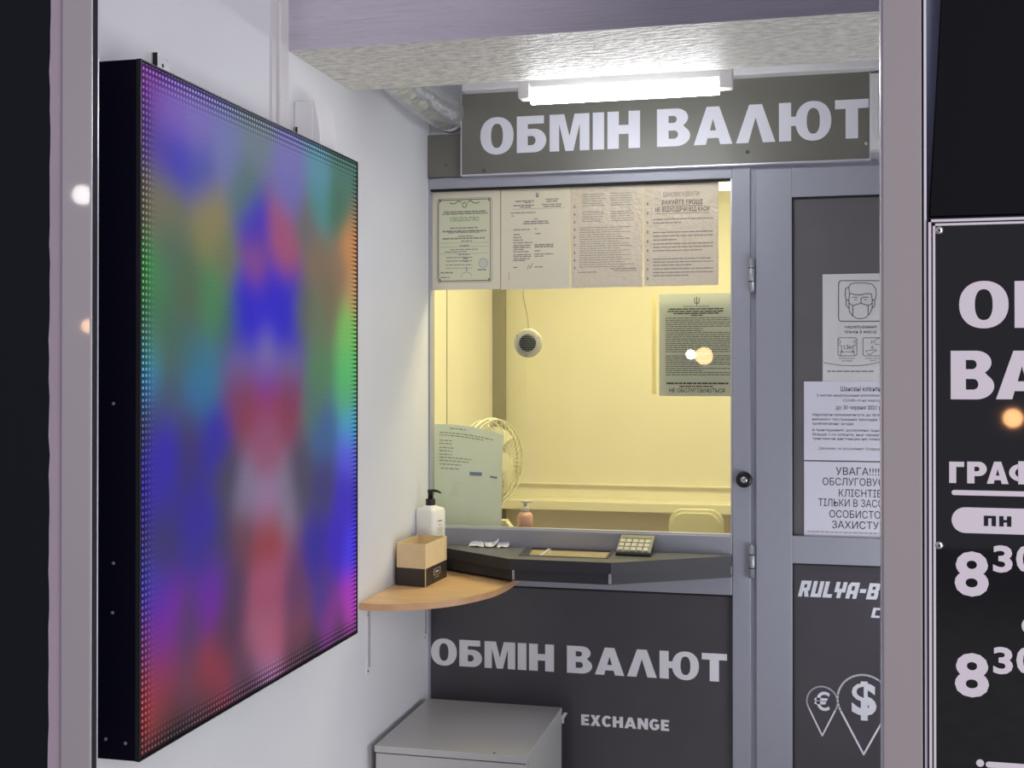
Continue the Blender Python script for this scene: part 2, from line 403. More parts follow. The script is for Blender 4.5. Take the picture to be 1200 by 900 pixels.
# door lettering: techno italic word, pins with currency signs
def lx(px, py=688): return P(1, px, py, .011)
TW = {
    'R': (.66, [[(0, 0), (0, 1), (.62, 1), (.62, .42), (.53, .36), (.66, 0), (.40, 0), (.30, .34), (.24, .34), (.24, 0)], [(.24, .56), (.40, .56), (.40, .78), (.24, .78)]]),
    'U': (.64, [[(0, 0), (0, 1), (.24, 1), (.24, .22), (.40, .22), (.40, 1), (.64, 1), (.64, 0)]]),
    'L': (.56, [[(0, 0), (0, 1), (.24, 1), (.24, .22), (.56, .22), (.56, 0)]]),
    'Y': (.66, [[(.20, 0), (.20, .36), (0, .36), (0, 1), (.24, 1), (.24, .58), (.42, .58), (.42, 1), (.66, 1), (.66, .36), (.44, .36), (.44, 0)]]),
    'A': (.66, [[(0, 0), (0, .8), (.14, 1), (.66, 1), (.66, 0), (.42, 0), (.42, .28), (.24, .28), (.24, 0)], [(.24, .5), (.42, .5), (.42, .78), (.24, .78)]]),
    '-': (.40, [[(.02, .38), (.02, .62), (.38, .62), (.38, .38)]]),
    'B': (.66, [[(0, 0), (0, 1), (.6, 1), (.66, .92), (.66, .56), (.60, .5), (.66, .44), (.66, .08), (.60, 0)], [(.24, .6), (.42, .6), (.42, .8), (.24, .8)], [(.24, .2), (.42, .2), (.42, .4), (.24, .4)]]),
    'C': (.62, [[(0, 0), (0, 1), (.62, 1), (.62, .78), (.24, .78), (.24, .22), (.62, .22), (.62, 0)]])}
def techno(txt, X0, Zb, H, k, y, parent):
    x = X0
    for ch in txt:
        wd, loops = TW[ch]
        obj('letter', B().prism([[(x + p[0] * k + p[1] * H * .24, Zb + p[1] * H) for p in l] for l in loops], 1, y, y + .001), 'letter', parent)
        x += (wd + .09) * k
techno('RULYA-B', lx(935).x, lx(985, 701).z, .047, .0465, .0112, d1)
techno('C', lx(1020.5).x, lx(1024, 724).z, .029, .038, .0112, d1)
def pin(cx, cz, r, tip, y, wd):
    pts = arc(cx, cz, r, r, -28, 208, 26) + [(cx, tip)]
    return B().stroke(pts, wd, y, closed=True)
c1 = P(1, 963.5, 822, .012); t1 = P(1, 964, 862, .012)
obj('euro_pin', pin(c1.x, c1.z, .0435, t1.z, .0112, .0045), 'letter', d1)
c2 = P(1, 1012, 822, .012); t2 = P(1, 1012, 884, .012)
obj('dollar_pin', pin(c2.x, c2.z + .004, .073, t2.z, .0110, .0055), 'letter', d1)
obj('euro_sign', text_b(B(), '€', c1.x - .023, c1.x + .022, c1.z - .027, c1.z + .029, .0112, .02), 'letter', d1)
obj('dollar_sign', text_b(B(), '$', c2.x - .033, c2.x + .036, c2.z - .055, c2.z + .058, .0112, .03), 'letter', d1)

# ---- booth interior
tag(obj('wall_booth_rear', bx(-.16, 2.1, 1.5, 1.58, 0, 2.6), 'inner'), kind='structure')
tag(obj('wall_booth_side', bx(-.24, -.16, .05, 1.5, 0, 2.6), 'inner'), kind='structure')
tag(obj('ceiling_booth', bx(-.24, 2.1, .06, 1.58, 2.6, 2.66), 'inner'), kind='structure')
tag(obj('floor_booth', bx(-.16, 2.1, .05, 1.5, 0, .01), 'innerlow'), kind='structure')
xs = P(1, 575, 420, 1.46).x, P(1, 591, 420, 1.46).x
tag(obj('trim_5', bx(-.16, xs[1], 1.44, 1.5, 0, 2.6), 'innerpost', bevel=.004), kind='structure')
tag(obj('trim_6', bx(-.16, -.157, .74, .7425, 0, 2.6), 'innerpost'), kind='structure')
zt, zm, zl = P(1, 690, 587, 1.38).z, P(1, 690, 598.5, 1.38).z, P(1, 690, 567, 1.49).z
tag(obj('wall_booth_sill', bx(xs[1], 2.1, 1.36, 1.5, zm, zt), 'inner', bevel=.004), kind='structure')
tag(obj('trim_7', bx(xs[1], 2.1, 1.485, 1.5, zl - .006, zl), 'inner'), kind='structure')
tag(obj('trim_8', bx(xs[1], 2.1, 1.49, 1.5, .0, zm), 'innerlow'), kind='structure')

# ================================================================== SHOP FRONT (near plane)
def fx(px, Y=YF): return P(1, px, 430, Y).x
tag(obj('wall_facade_left', bx(-1.6, fx(60), YF, YF + .06, -.03, 3.2), 'navy'), kind='structure')
# ragged render edge between the panel and the metal frame
rg = B(); zz = -.03; L_ = [(fx(76), -.03)]
pts = []
z = -.03
while z < 3.2:
    pts.append((fx(59.5) + random.uniform(-.0015, .0015), z)); z += .03
rg.prism([[(fx(76.2), -.03)] + [(fx(76.2), 3.2)] + pts[::-1]], 1, YF - .004, YF + .05)
tag(obj('trim_9', rg, 'foam'), kind='structure')
jl = empty('trim_10', (fx(95), YF, 0), kind='structure')
obj('frame_profile', bx(fx(77), fx(111.5), YF - .012, YF - .002, -.03, 3.2), 'jamb', jl, bevel=.002)
obj('frame_body', bx(fx(77), fx(111.5) - .035, YF - .002, YF + .05, -.03, 3.2), 'jamb', jl)
obj('frame_edge', bx(fx(111.5), fx(112.6), YF - .012, YF - .0105, -.03, 3.2), 'edge', jl)
obj('rubber_seal', bx(fx(111.5), fx(112.6), YF - .0105, YF + .003, -.03, 3.2), 'rubber', jl)
obj('bead', bx(fx(111.5), fx(112.6), YF + .003, YF + .0065, -.03, 3.2), 'edge', jl)
jr = empty('trim_11', (fx(1060), YF, 0), kind='structure')
obj('frame_profile', bx(fx(1034), fx(1081), YF, YF + .034, -.03, 3.2), 'jamb2', jr, bevel=.002)
obj('frame_edge', bx(fx(1032.8), fx(1034), YF + .004, YF + .03, -.03, 3.2), 'edge', jr)  # bright strip: lamplight on the jamb's side put into the colour
obj('rubber_seal', bx(fx(1081), fx(1083), YF + .006, YF + .04, -.03, 3.2), 'rubber', jr)
obj('bead', bx(fx(1083), fx(1086), YF - .002, YF + .04, -.03, 3.2), 'edge', jr)
tag(obj('wall_facade_right', bx(fx(1086), 3.6, YF + .012, YF + .06, -.03, 3.2), 'bluewall'), kind='structure')
# black banner with a slanting left edge
q0 = P(1, 1103.5, 0, YF); q1 = P(1, 1089.5, 254, YF)
s_ = (q0.x - q1.x) / (q0.z - q1.z)
ztop = 3.1; bn = B().prism([[(q1.x, q1.z), (q1.x + s_ * (ztop - q1.z), ztop), (3.2, ztop), (3.2, q1.z)]], 1, YF - .008, YF + .012)
tag(obj('shop_banner', bn, 'banner'), 'plain black panel with slanting left edge mounted above the opening hours board', 'sign')

# opening hours board
zT = P(1, 1088, 258, YF).z; XL = P(1, 1087.5, 400, YF).x
hb = empty('hours_board', (2.0, YF, .35), 'glossy black opening hours board with pale lettering and border right of the grey door pillar', 'sign')
YB = YF - .006
obj('board', bx(XL, 2.6, YB, YF + .012, .35, zT), 'board', hb)
bd = B(); bd.box(XL, XL + .0035, YB - .0012, YB, .35, zT); bd.box(XL, 2.6, YB - .0012, YB, zT - .0035, zT)
bd.box(XL + .0055, XL + .0085, YB - .0012, YB, .35, zT - .0055); bd.box(XL + .0055, 2.6, YB - .0012, YB, zT - .0085, zT - .0055)
obj('border', bd, 'boardletter', hb)
yl = YB - .001
def bz(px, py): return P(1, px, py, YB)
def glyph_at(ch, px0, px1, py0, py1, name='letter', m='boardletter'):
    x0, x1 = bz(px0, 430).x, bz(px1, 430).x; z0, z1 = bz((px0 + px1) / 2, py1).z, bz((px0 + px1) / 2, py0).z
    wd, shapes = GL[ch]; b = B(); k = (x1 - x0) / wd
    for si, loops in enumerate(shapes): b.prism([[(x0 + p[0] * k, z0 + p[1] * (z1 - z0)) for p in l] for l in loops], 1, yl - .0004 * si, YB)
    obj(name, b, m, hb)
glyph_at('О', 1124, 1182, 330, 384); glyph_at('Б', 1189, 1238, 329, 384)
glyph_at('В', 1114, 1165, 411, 468); glyph_at('А', 1167, 1228, 411, 468)
glyph_at('Г', 1112, 1129.5, 541, 566); glyph_at('Р', 1133, 1156, 541, 566.5); glyph_at('А', 1156, 1181.5, 541, 567); glyph_at('Ф', 1182, 1211, 541, 567)
def rbar(px0, px1, py0, py1, name, m='boardletter', y=None, end=True):
    a, c = bz(px0, py0), bz(px0, py1); x1 = bz(px1, py0).x; r = (a.z - c.z) / 2; zc = (a.z + c.z) / 2
    b = B().prism([arc(a.x + r, zc, r, r, 90, 270, 12) + [(x1, c.z), (x1, a.z)]], 1, yl if y is None else y, YB)
    obj(name, b, m, hb)
rbar(1115, 1300, 574, 580, 'underline'); rbar(1115, 1300, 594, 624, 'day_plate')
for ch, a_, c_ in (('П', 1153, 1167), ('Н', 1171, 1185)):
    x0, x1 = bz(a_, 610).x, bz(c_, 610).x; z0, z1 = bz(1165, 616.5).z, bz(1165, 604.5).z
    wd, shapes = GL[ch]; b = B(); k = (x1 - x0) / wd
    for loops in shapes: b.prism([[(x0 + p[0] * k, z0 + p[1] * (z1 - z0)) for p in l] for l in loops], 1, yl - .0006, yl)
    obj('letter', b, 'board', hb)
def btext(t, px0, px1, py0, py1, bold, name='numeral'):
    obj(name, text_b(B(), t, bz(px0, 430).x, bz(px1, 430).x, bz((px0 + px1) / 2, py1).z, bz((px0 + px1) / 2, py0).z, yl, bold), 'boardletter', hb)
btext('8', 1118, 1158, 646, 699, .03); btext('3', 1163, 1186, 639, 671, .03); btext('0', 1190, 1215, 639, 671, .03)
btext('8', 1118, 1158, 765, 817, .03); btext('3', 1163, 1186, 758, 790, .03); btext('0', 1190, 1215, 758, 790, .03)
rbar(1197, 1215, 722, 744, 'dot')
rbar(1155, 1300, 892, 899, 'underline')
dq = bz(1148.5, 894); obj('dot', B().prism([arc(dq.x, dq.z, .0048, .0048, 0, 345, 23)], 1, yl, YB), 'boardletter', hb)
for py in (270, 639):
    s0 = bz(1100.5, py)
    s1 = obj('screw', B().lathe((s0.x, YB, s0.z), [(.0056, 0), (.0056, -.001), (.004, -.003), (.0015, -.0032)], 18, 1), 'chrome', hb)
    obj('screw_socket', B().lathe((s0.x, YB - .0031, s0.z), [(.002, 0), (.0018, -.0004)], 6, 1), 'black', s1)

# ================================================================== HEADER SIGN, LAMP, DUCT
hs = empty('header_sign', (.72, -.01, 2.212), 'long dark grey exchange sign with big white letters above the window and door', 'sign')
obj('board', bx(.119, 1.334, -.030, .0, 2.212, 2.462), 'header', hs)
obj('edge_strip', bx(.116, .119, -.032, .0, 2.212, 2.462), 'edge', hs)
obj('edge_strip', bx(.116, 1.337, -.032, .0, 2.2085, 2.212), 'edge', hs)
obj('edge_strip', bx(1.334, 1.337, -.032, .0, 2.212, 2.462), 'edge', hs)
word('ОБМІН ВАЛЮТ', P(1, 563, 150, -.03).x, P(1, 1018, 140, -.03).x, 2.272, .112, -.0315, 'letter', hs)
for px, py in ((567, 200), (876, 178), (1015, 168), (518, 141)):
    if px == 518: continue
    s0 = P(1, px, py, -.03)
    obj('screw', B().lathe((s0.x, -.03, s0.z), [(.0055, 0), (.005, -.002), (.002, -.003)], 14, 1), 'chrome' if px > 1000 else 'darkgrey', hs)
sp = empty('filler_panel', (.06, 0, 2.212), 'small dark grey square panel in the corner left of the long header sign', 'panel')
obj('plate', bx(.0005, .1155, -.006, .004, 2.212, 2.345), 'header', sp)
s0 = P(1, 523, 193, -.006); obj('screw', B().lathe((s0.x, -.006, s0.z), [(.004, 0), (.003, -.002)], 12, 1), 'darkgrey', sp)

LY = -.55; LZ = P(1, 735, 106, LY).z; print('lamp', LZ)
lf = empty('tube_lamp', (.62, LY, LZ - .02), 'lit white fluorescent tube lamp just under the beam, in front of the long header sign', 'lamp')
xa, xb = P(1, 609, 105, LY).x, P(1, 859, 95, LY).x
obj('housing', bx(xa, xb, LY - .02, LY + .022, LZ + .015, LZ + .045), 'white', lf, bevel=.003)
obj('diffuser', B().tube([(xa + .032, LY, LZ), (xb - .035, LY, LZ)], .0235, 20), 'tube', lf)
for x0, x1 in ((xa, xa + .032), (xb - .035, xb)):
    obj('end_cap', bx(x0, x1, LY - .023, LY + .023, LZ - .01, LZ + .03), 'white', lf, bevel=.004)

for x_ in (xa + .08, xb - .08): obj('hanger', bx(x_ - .006, x_ + .006, LY - .001, LY + .001, LZ + .044, 2.75), 'steel', lf)
# flexible foil duct
du = empty('ventilation_duct', (.06, -.3, 2.40), 'crinkled silver foil ventilation duct running along the corner under the beam', 'duct')
path = []
ctrl = [(.073, -.028, 2.408), (.070, -.10, 2.402), (.064, -.22, 2.402), (.060, -.40, 2.410), (.059, -.62, 2.418), (.06, -.66, 2.42)]
ctrl = [Vector(c) for c in ctrl]
def cr(cp, n):
    out = []
    for i in range(len(cp) - 1):
        p0, p1, p2, p3 = cp[max(i - 1, 0)], cp[i], cp[i + 1], cp[min(i + 2, len(cp) - 1)]
        for k in range(n):
            t = k / n
            out.append(.5 * ((2 * p1) + (p2 - p0) * t + (2 * p0 - 5 * p1 + 4 * p2 - p3) * t * t + (3 * p1 - p0 - 3 * p2 + p3) * t ** 3))
    return out + [cp[-1]]
pp = cr(ctrl, 14)
rr = [.050 + (.0032 if i % 2 else -.0028) + random.uniform(-.0018, .0018) for i in range(len(pp))]
obj('foil_hose', B().tube(pp, rr, 32), 'duct', du)
obj('collar', B().lathe((.073, -.028, 2.408), [(.0555, .036), (.0555, .006), (.053, .0)], 28, 1), 'strip', du)

# ================================================================== LED SCREEN
XA = .1
y0, y1, z0, z1 = P(0, 163, 480, XA).y, P(0, 418.5, 480, XA).y, .971, 2.107
led = empty('led_screen', (.05, (y0 + y1) / 2, z0), 'large glowing LED display panel with blurred coloured blobs mounted on the left white wall', 'screen')
obj('cabinet', bx(.018, XA - .004, y0, y1, z0, z1), 'ledside', led, bevel=.002)
obj('mounting_rail', bx(.0, .018, y0 + .2, y0 + .24, z0 + .05, z1 + .02), 'steel', led)
obj('mounting_rail', bx(.0, .018, y1 - .24, y1 - .2, z0 + .05, z1 - .05), 'steel', led)
LC = """286 365 46 38 205;338 365 46 38 205;286 345 50 42 195;338 345 55 45 190;286 388 50 42 190;338 388 50 42 190;286 425 110 100 155;337 425 110 100 155;286 460 120 60 110;337 460 120 60 110
165 75 150 75 180;172 100 110 60 150;200 130 125 95 185;230 150 125 110 185;190 180 75 65 170;210 185 68 62 185;235 195 80 85 172;265 180 115 120 175;300 160 112 125 140
340 200 120 115 180;375 210 95 145 165;400 200 80 120 110;170 160 95 65 140;165 220 115 105 90;185 230 120 115 95;200 250 115 115 90;248 255 142 132 95;245 270 135 130 90;285 225 90 118 115
297 265 62 48 195;300 280 70 50 180;300 297 130 75 135;330 275 160 85 125;335 298 162 85 115;300 312 160 85 120;370 300 130 110 95;410 300 200 140 90;400 320 140 115 95;375 240 80 140 140;395 240 75 115 95
340 220 110 110 180;360 265 110 105 110;200 290 85 110 95;170 325 70 150 80;185 335 75 125 90;250 340 80 135 90;220 330 85 110 85;265 310 110 120 90;253 355 75 132 90;185 360 70 115 85;220 345 85 105 85
312 365 46 38 208;298 345 46 38 205;326 345 46 38 205;298 385 46 38 205;326 385 46 38 205;312 335 60 45 190;385 350 120 110 90;375 375 105 120 95;415 345 190 150 100;410 385 120 190 100;270 370 70 100 105;352 365 95 100 95
235 440 60 120 150;230 455 55 110 162;220 415 70 110 115;165 430 60 150 170;170 400 80 130 110;165 455 60 120 190;200 400 78 105 95;312 425 118 105 170;312 412 125 115 170;312 447 95 55 185;312 460 150 55 110
312 473 152 60 80;290 473 140 65 80;335 473 140 62 80;375 440 85 130 95;410 440 90 190 110;410 460 90 170 120;370 470 85 115 110;380 505 65 100 150;412 500 70 160 200;410 530 90 90 220;312 523 156 80 120
312 505 140 85 120;312 545 140 90 110;195 530 52 43 184;190 510 58 45 170;250 520 55 48 165;220 510 72 60 110;220 540 62 55 120;175 490 70 70 100;200 470 75 90 110;312 577 152 132 178;290 577 130 120 150;335 577 130 120 145
380 570 70 65 120;405 580 65 50 190;230 600 55 50 150;180 570 60 50 160;265 560 75 70 95;350 560 80 75 100;312 600 150 105 135;312 625 150 65 75;312 640 150 65 70;285 630 110 70 85;312 680 165 90 125;312 700 160 75 100
310 735 160 100 125;312 760 182 85 105;310 780 150 115 160;238 615 62 48 165;240 640 60 55 140;190 640 62 58 115;260 640 70 65 100;270 690 85 62 95;370 650 60 50 155;395 640 65 45 190;412 645 75 60 230
380 690 85 60 140;390 720 130 60 140;412 700 170 60 190;412 720 190 70 190;350 690 105 65 105;250 680 95 50 165;250 700 115 45 160;185 710 85 45 170;192 730 130 45 165;190 750 110 50 140;170 690 70 65 170
220 740 90 60 110;265 740 90 60 85;350 740 120 70 90;245 785 150 60 75;250 795 140 60 75;220 790 110 65 85;190 790 145 55 90;165 760 120 60 120;165 800 150 65 80;165 850 180 60 60;190 830 120 60 65;240 820 80 60 70
290 800 95 65 85;350 768 90 62 80;400 740 90 60 90;200 862 55 48 52;300 812 60 50 60;165 882 60 55 60;416 745 70 60 75;360 780 65 55 65"""
def lin(c): c /= 255; return c / 12.92 if c < .04045 else ((c + .055) / 1.055) ** 2.4
smp = []
for r in LC.replace('\n', ';').split(';'):
    px, py, cr_, cg, cb = map(float, r.split()); q = P(0, px, py, XA); smp.append((q.y, q.z, lin(cr_), lin(cg), lin(cb)))
NY, NZ = 64, 74
vs, fs, cols = [], [], []
for j in range(NZ + 1):
    for i in range(NY + 1):
        yy = y0 + .004 + (y1 - y0 - .008) * i / NY; zz = z0 + .004 + (z1 - z0 - .008) * j / NZ
        vs.append((XA, yy, zz)); W = [1e-9, 0, 0, 0]
        for (a, b2, r_, g_, b3) in smp:
            d2 = (a - yy) ** 2 + (b2 - zz) ** 2
            if d2 < .06:
                k = math.exp(-d2 / (2 * .024 ** 2)) + .004 * math.exp(-d2 / (2 * .06 ** 2))
                W[0] += k; W[1] += k * r_; W[2] += k * g_; W[3] += k * b3
        cols.append((W[1] / W[0], W[2] / W[0], W[3] / W[0], 1))
import numpy as np
ar = np.array(cols)[:, :3].reshape(NZ + 1, NY + 1, 3)
kr = np.exp(-np.arange(-6, 7) ** 2 / (2 * 1.35 ** 2)); kr /= kr.sum()
for axn in (0, 1):
    pad = [(6, 6) if a == axn else (0, 0) for a in range(3)]; pa = np.pad(ar, pad, mode='edge')
    ar = sum(kr[i] * (pa[i:i + ar.shape[0]] if axn == 0 else pa[:, i:i + ar.shape[1]]) for i in range(13))
cols = [(*map(float, c), 1) for c in ar.reshape(-1, 3)]
for j in range(NZ):
    for i in range(NY): fs.append((j * (NY + 1) + i, j * (NY + 1) + i + 1, (j + 1) * (NY + 1) + i + 1, (j + 1) * (NY + 1) + i))
sb = B(); sb.add(vs, fs)
lm = bpy.data.materials.new('led_matrix'); lm.use_nodes = True
nt = lm.node_tree; N = nt.nodes; L = nt.links; bs = N['Principled BSDF']
bs.inputs['Specular IOR Level'].default_value = .06; bs.inputs['Base Color'].default_value = (.006, .006, .007, 1); bs.inputs['Roughness'].default_value = .55
at = N.new('ShaderNodeAttribute'); at.attribute_name = 'picture'
tc = N.new('ShaderNodeTexCoord'); sx = N.new('ShaderNodeSeparateXYZ'); L.new(tc.outputs['Object'], sx.inputs[0])
def mn(op, a, b=None, c=None):
    n = N.new('ShaderNodeMath'); n.operation = op
    for i, v in enumerate((a, b, c)):
        if v is None: continue
        if isinstance(v, (int, float)): n.inputs[i].default_value = v
        else: L.new(v, n.inputs[i])
    return n.outputs[0]
PT = .0102
def cell(o): return mn('ABSOLUTE', mn('SUBTRACT', mn('FRACT', mn('MULTIPLY', mn('ADD', o, 10), 1 / PT)), .5))
cy_, cz_ = cell(sx.outputs['Y']), cell(sx.outputs['Z'])
dist = mn('SQRT', mn('ADD', mn('MULTIPLY', cy_, cy_), mn('MULTIPLY', cz_, cz_)))
dot = mn('MULTIPLY', mn('LESS_THAN', dist, .27), 2.7)                      # diodes
ey = mn('SUBTRACT', (y1 - y0) / 2, mn('ABSOLUTE', sx.outputs['Y']))
ez0 = mn('SUBTRACT', sx.outputs['Z'], .0); ez1 = mn('SUBTRACT', z1 - z0, sx.outputs['Z'])
ed = mn('MINIMUM', ey, mn('MINIMUM', ez0, ez1))
mr = N.new('ShaderNodeMapRange'); mr.interpolation_type = 'SMOOTHSTEP'
L.new(ed, mr.inputs[0]); mr.inputs[1].default_value = .0; mr.inputs[2].default_value = .055; mr.inputs[3].default_value = .95; mr.inputs[4].default_value = .02
pat = mn('ADD', mn('MULTIPLY', dot, mr.outputs[0]), mn('MULTIPLY', mn('SUBTRACT', 1, mr.outputs[0]), 1.0))
pat = mn('ADD', pat, .12)
vm = N.new('ShaderNodeVectorMath'); vm.operation = 'SCALE'; L.new(at.outputs['Color'], vm.inputs[0]); L.new(pat, vm.inputs['Scale'])
L.new(vm.outputs[0], bs.inputs['Emission Color']); bs.inputs['Emission Strength'].default_value = .66
so = obj('display_face', sb, lm, led, fix=False)
ca = so.data.color_attributes.new('picture', 'FLOAT_COLOR', 'POINT')
for i, c in enumerate(cols): ca.data[i].color = c
bz_ = B(); e = .0025
bz_.box(XA - .006, XA + .002, y0, y0 + e, z0, z1); bz_.box(XA - .006, XA + .002, y1 - e, y1, z0, z1)
bz_.box(XA - .006, XA + .002, y0 + e, y1 - e, z0, z0 + e); bz_.box(XA - .006, XA + .002, y0 + e, y1 - e, z1 - e, z1)
obj('bezel', bz_, 'black', led)
for px, py in ((133, 660), (132, 718), (124, 866), (147, 871), (133, 473)):
    q = P(1, px, py, y0); obj('screw', B().lathe((q.x, y0, q.z), [(.003, 0), (.0028, -.0012), (.0012, -.0014)], 10, 1), 'calc', led)
# little fixing plate above the screen
q = P(0, 177, 72, .0)
fp = empty('fixing_plate', (0, q.y + .02, 2.11), 'tiny metal fixing plate with dark holes on the wall above the LED panel', 'bracket')
obj('plate', bx(.0, .003, q.y, q.y + .055, q.z - .02, q.z + .016), 'steel', fp)
for dy_ in (.012, .036): obj('hole', B().lathe((.003, q.y + dy_, q.z + .001), [(.004, 0), (.0036, .0006)], 10, 0), 'rubber', fp)
obj('plate_lip', bx(.003, .012, q.y, q.y + .002, q.z - .02, q.z + .016), 'rubber', fp)
# white wall unit with curved front behind the screen's upper edge
ya, yb_ = P(0, 351, 140, .055).y, P(0, 371, 140, .06).y
ya = -1.03
wu = empty('wall_sensor', (0, ya + .05, 2.06), 'white plastic box with bulging front on the left wall, behind top edge of LED panel', 'sensor')
zt_ = P(1, 350, 118, ya).z
obj('housing', bx(.0, .050, ya, ya + .115, zt_ - .19, zt_), 'white', wu, bevel=.004)
fr = [(.050, ya), (.050, ya + .115)]
cv = B()
n = 12; vs = []
for i in range(n + 1):
    t = i / n; yy = ya + .115 * t; bul = .0
    for j in range(n + 1):
        u = j / n; h = .012 * (1 - (2 * u - 1) ** 2) * (1 - .6 * t) + .001
        vs.append((.050 + .016 * math.sin(math.pi * min(1, .12 + .88 * u)) * (1 - .35 * t), yy, zt_ - .19 + .19 * u))
cv.add(vs, [(i * (n + 1) + j, (i + 1) * (n + 1) + j, (i + 1) * (n + 1) + j + 1, i * (n + 1) + j + 1) for i in range(n) for j in range(n)], True)
cv.prism([[(.050, zt_ - .19)] + [(vs[j][0], vs[j][2]) for j in range(n + 1)] + [(.050, zt_)]], 1, ya, ya + .001)
obj('curved_lens', cv, 'white', wu)
q = P(1, 343, 152, ya)
for k in range(3): obj('slot', bx(q.x - .009 + k * .008, q.x - .004 + k * .008, ya - .001, ya, q.z - .008, q.z + .006), 'rubber', wu)

# ================================================================== CASH COUNTER
ZC = 1.059
def cp(px, py, z=ZC): v = P(2, px, py, z); return (v.x, v.y)
f1, f2, f3, f4 = cp(525, 642.5), cp(597, 655), cp(716, 659.5), cp(858, 651.5)
sl_ = (f2[1] - f1[1]) / (f2[0] - f1[0])
f0 = (.004, f1[1] - sl_ * (f1[0] - .004))
f0 = (f0[0], min(f0[1], -.004))
f4 = (.943, min(f4[1], -.006))
hole = [cp(618, 641.5), cp(608, 651), cp(712, 655), cp(722, 645.5)]
hole = [(hole[0][0], min(hole[0][1], -.012)), hole[1], hole[2], (hole[3][0], min(hole[3][1], -.012))]
ct = empty('cash_counter', (.47, -.08, 1.0), 'anthracite cash counter with angled corners jutting out below the window', 'counter')
top = B().prism([[(f0[0], -.0005), f0, f2, f3, f4, (f4[0], -.0005)], hole], 2, ZC - .032, ZC)
to = obj('worktop', top, 'counter', ct)
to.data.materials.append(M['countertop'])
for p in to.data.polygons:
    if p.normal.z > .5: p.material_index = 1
def inset(p, d=.012): return (p[0] + (d if p[0] < .47 else -d), p[1] + d)
g0, g2, g3, g4 = f0, inset(f2), inset(f3, .006), (f4[0] - .003, f4[1])
fa = B()
def wall_seg(b, a, c, z0_, z1_, t=.012):
    d = Vector((c[0] - a[0], c[1] - a[1])).normalized(); nrm = Vector((-d.y, d.x)) * t
    b.prism([[a, c, (c[0] + nrm.x, c[1] + nrm.y), (a[0] + nrm.x, a[1] + nrm.y)]], 2, z0_, z1_)
for nm, (a, c) in (('left', (g0, g2)), ('front', (g2, g3)), ('right', (g3, g4))):
    if abs(c[0] - a[0]) < .01: continue
    b = B(); wall_seg(b, a, c, ZC - .061, ZC - .032)
    obj('fascia_board', b, 'counter', ct)
obj('joint_strip', bx(g2[0] - .006, g2[0] + .000, g2[1] - .0025, g2[1] + .008, ZC - .061, ZC - .033), 'steel', ct)
obj('joint_strip', bx(g3[0] - .002, g3[0] + .006, g3[1] - .0025, g3[1] + .008, ZC - .061, ZC - .033), 'steel', ct)
obj('underside', B().prism([[(f0[0], -.0005), g0, g2, g3, g4, (f4[0], -.0005)]], 2, ZC - .064, ZC - .061), 'counter', ct)
# cash tray in the worktop
tr = obj('cash_tray', B().prism([hole], 2, ZC - .010, ZC - .004), 'tray', ct)
hi = [(hole[0][0] + .018, hole[0][1] - .0), (hole[1][0] + .026, hole[1][1] + .016), (hole[2][0] - .008, hole[2][1] + .012), (hole[3][0] - .014, hole[3][1])]
obj('tray_rim', B().prism([[(hole[0][0] - .001, hole[0][1] + .001), (hole[1][0] - .001, hole[1][1] - .001), (hole[2][0] + .001, hole[2][1] - .001), (hole[3][0] + .001, hole[3][1] + .001)],
                           [(a + (c - .0) * 0, c - .0015 if i in (0, 3) else c) for i, (a, c) in enumerate(hi)]], 2, ZC - .004, ZC + .0012), 'traydark', tr)
dv = cp(640, 646); obj('tray_divider', bx(dv[0] - .004, dv[0] + .004, hole[1][1] + .017, hole[0][1], ZC - .004, ZC + .0008), 'white', tr)
obj('inner_counter', bx(0.0, .94, .052, .15, 1.06, 1.10), 'counter', ct)

# crumpled receipt scraps
def scrap(label, pts, lift, seed):
    random.seed(seed); b = B(); vs = []
    n = 5
    p = [cp(*q) for q in pts]
    for i in range(n + 1):
        for j in range(n + 1):
            u, v = i / n, j / n
            x = (p[0][0] * (1 - u) + p[1][0] * u) * (1 - v) + (p[3][0] * (1 - u) + p[2][0] * u) * v
            y = (p[0][1] * (1 - u) + p[1][1] * u) * (1 - v) + (p[3][1] * (1 - u) + p[2][1] * u) * v
            vs.append((x, y, ZC + .0012 + random.uniform(0, .005) + .010 * v + lift * max(0, (u - .55)) ** 1.5))
    b.add(vs, [(i * (n + 1) + j, (i + 1) * (n + 1) + j, (i + 1) * (n + 1) + j + 1, i * (n + 1) + j + 1) for i in range(n) for j in range(n)])
    o = obj('paper_scrap', b, 'paperwhite'); tag(o, label, 'paper', 'paper scraps on the cash counter')
scrap('small white paper scrap lying leftmost on the cash counter', [(549, 641), (567, 641.7), (568, 639.5), (553, 639)], 0, 1)
scrap('white paper scrap with curled-up corner at centre of counter scraps', [(569, 642.5), (584, 641.5), (585, 640), (568, 640)], .05, 2)
scrap('flat white paper scrap lying rightmost, nearest the cash tray', [(582, 642.2), (596, 642.2), (598, 640.3), (584, 640)], 0, 3)
random.seed(11)

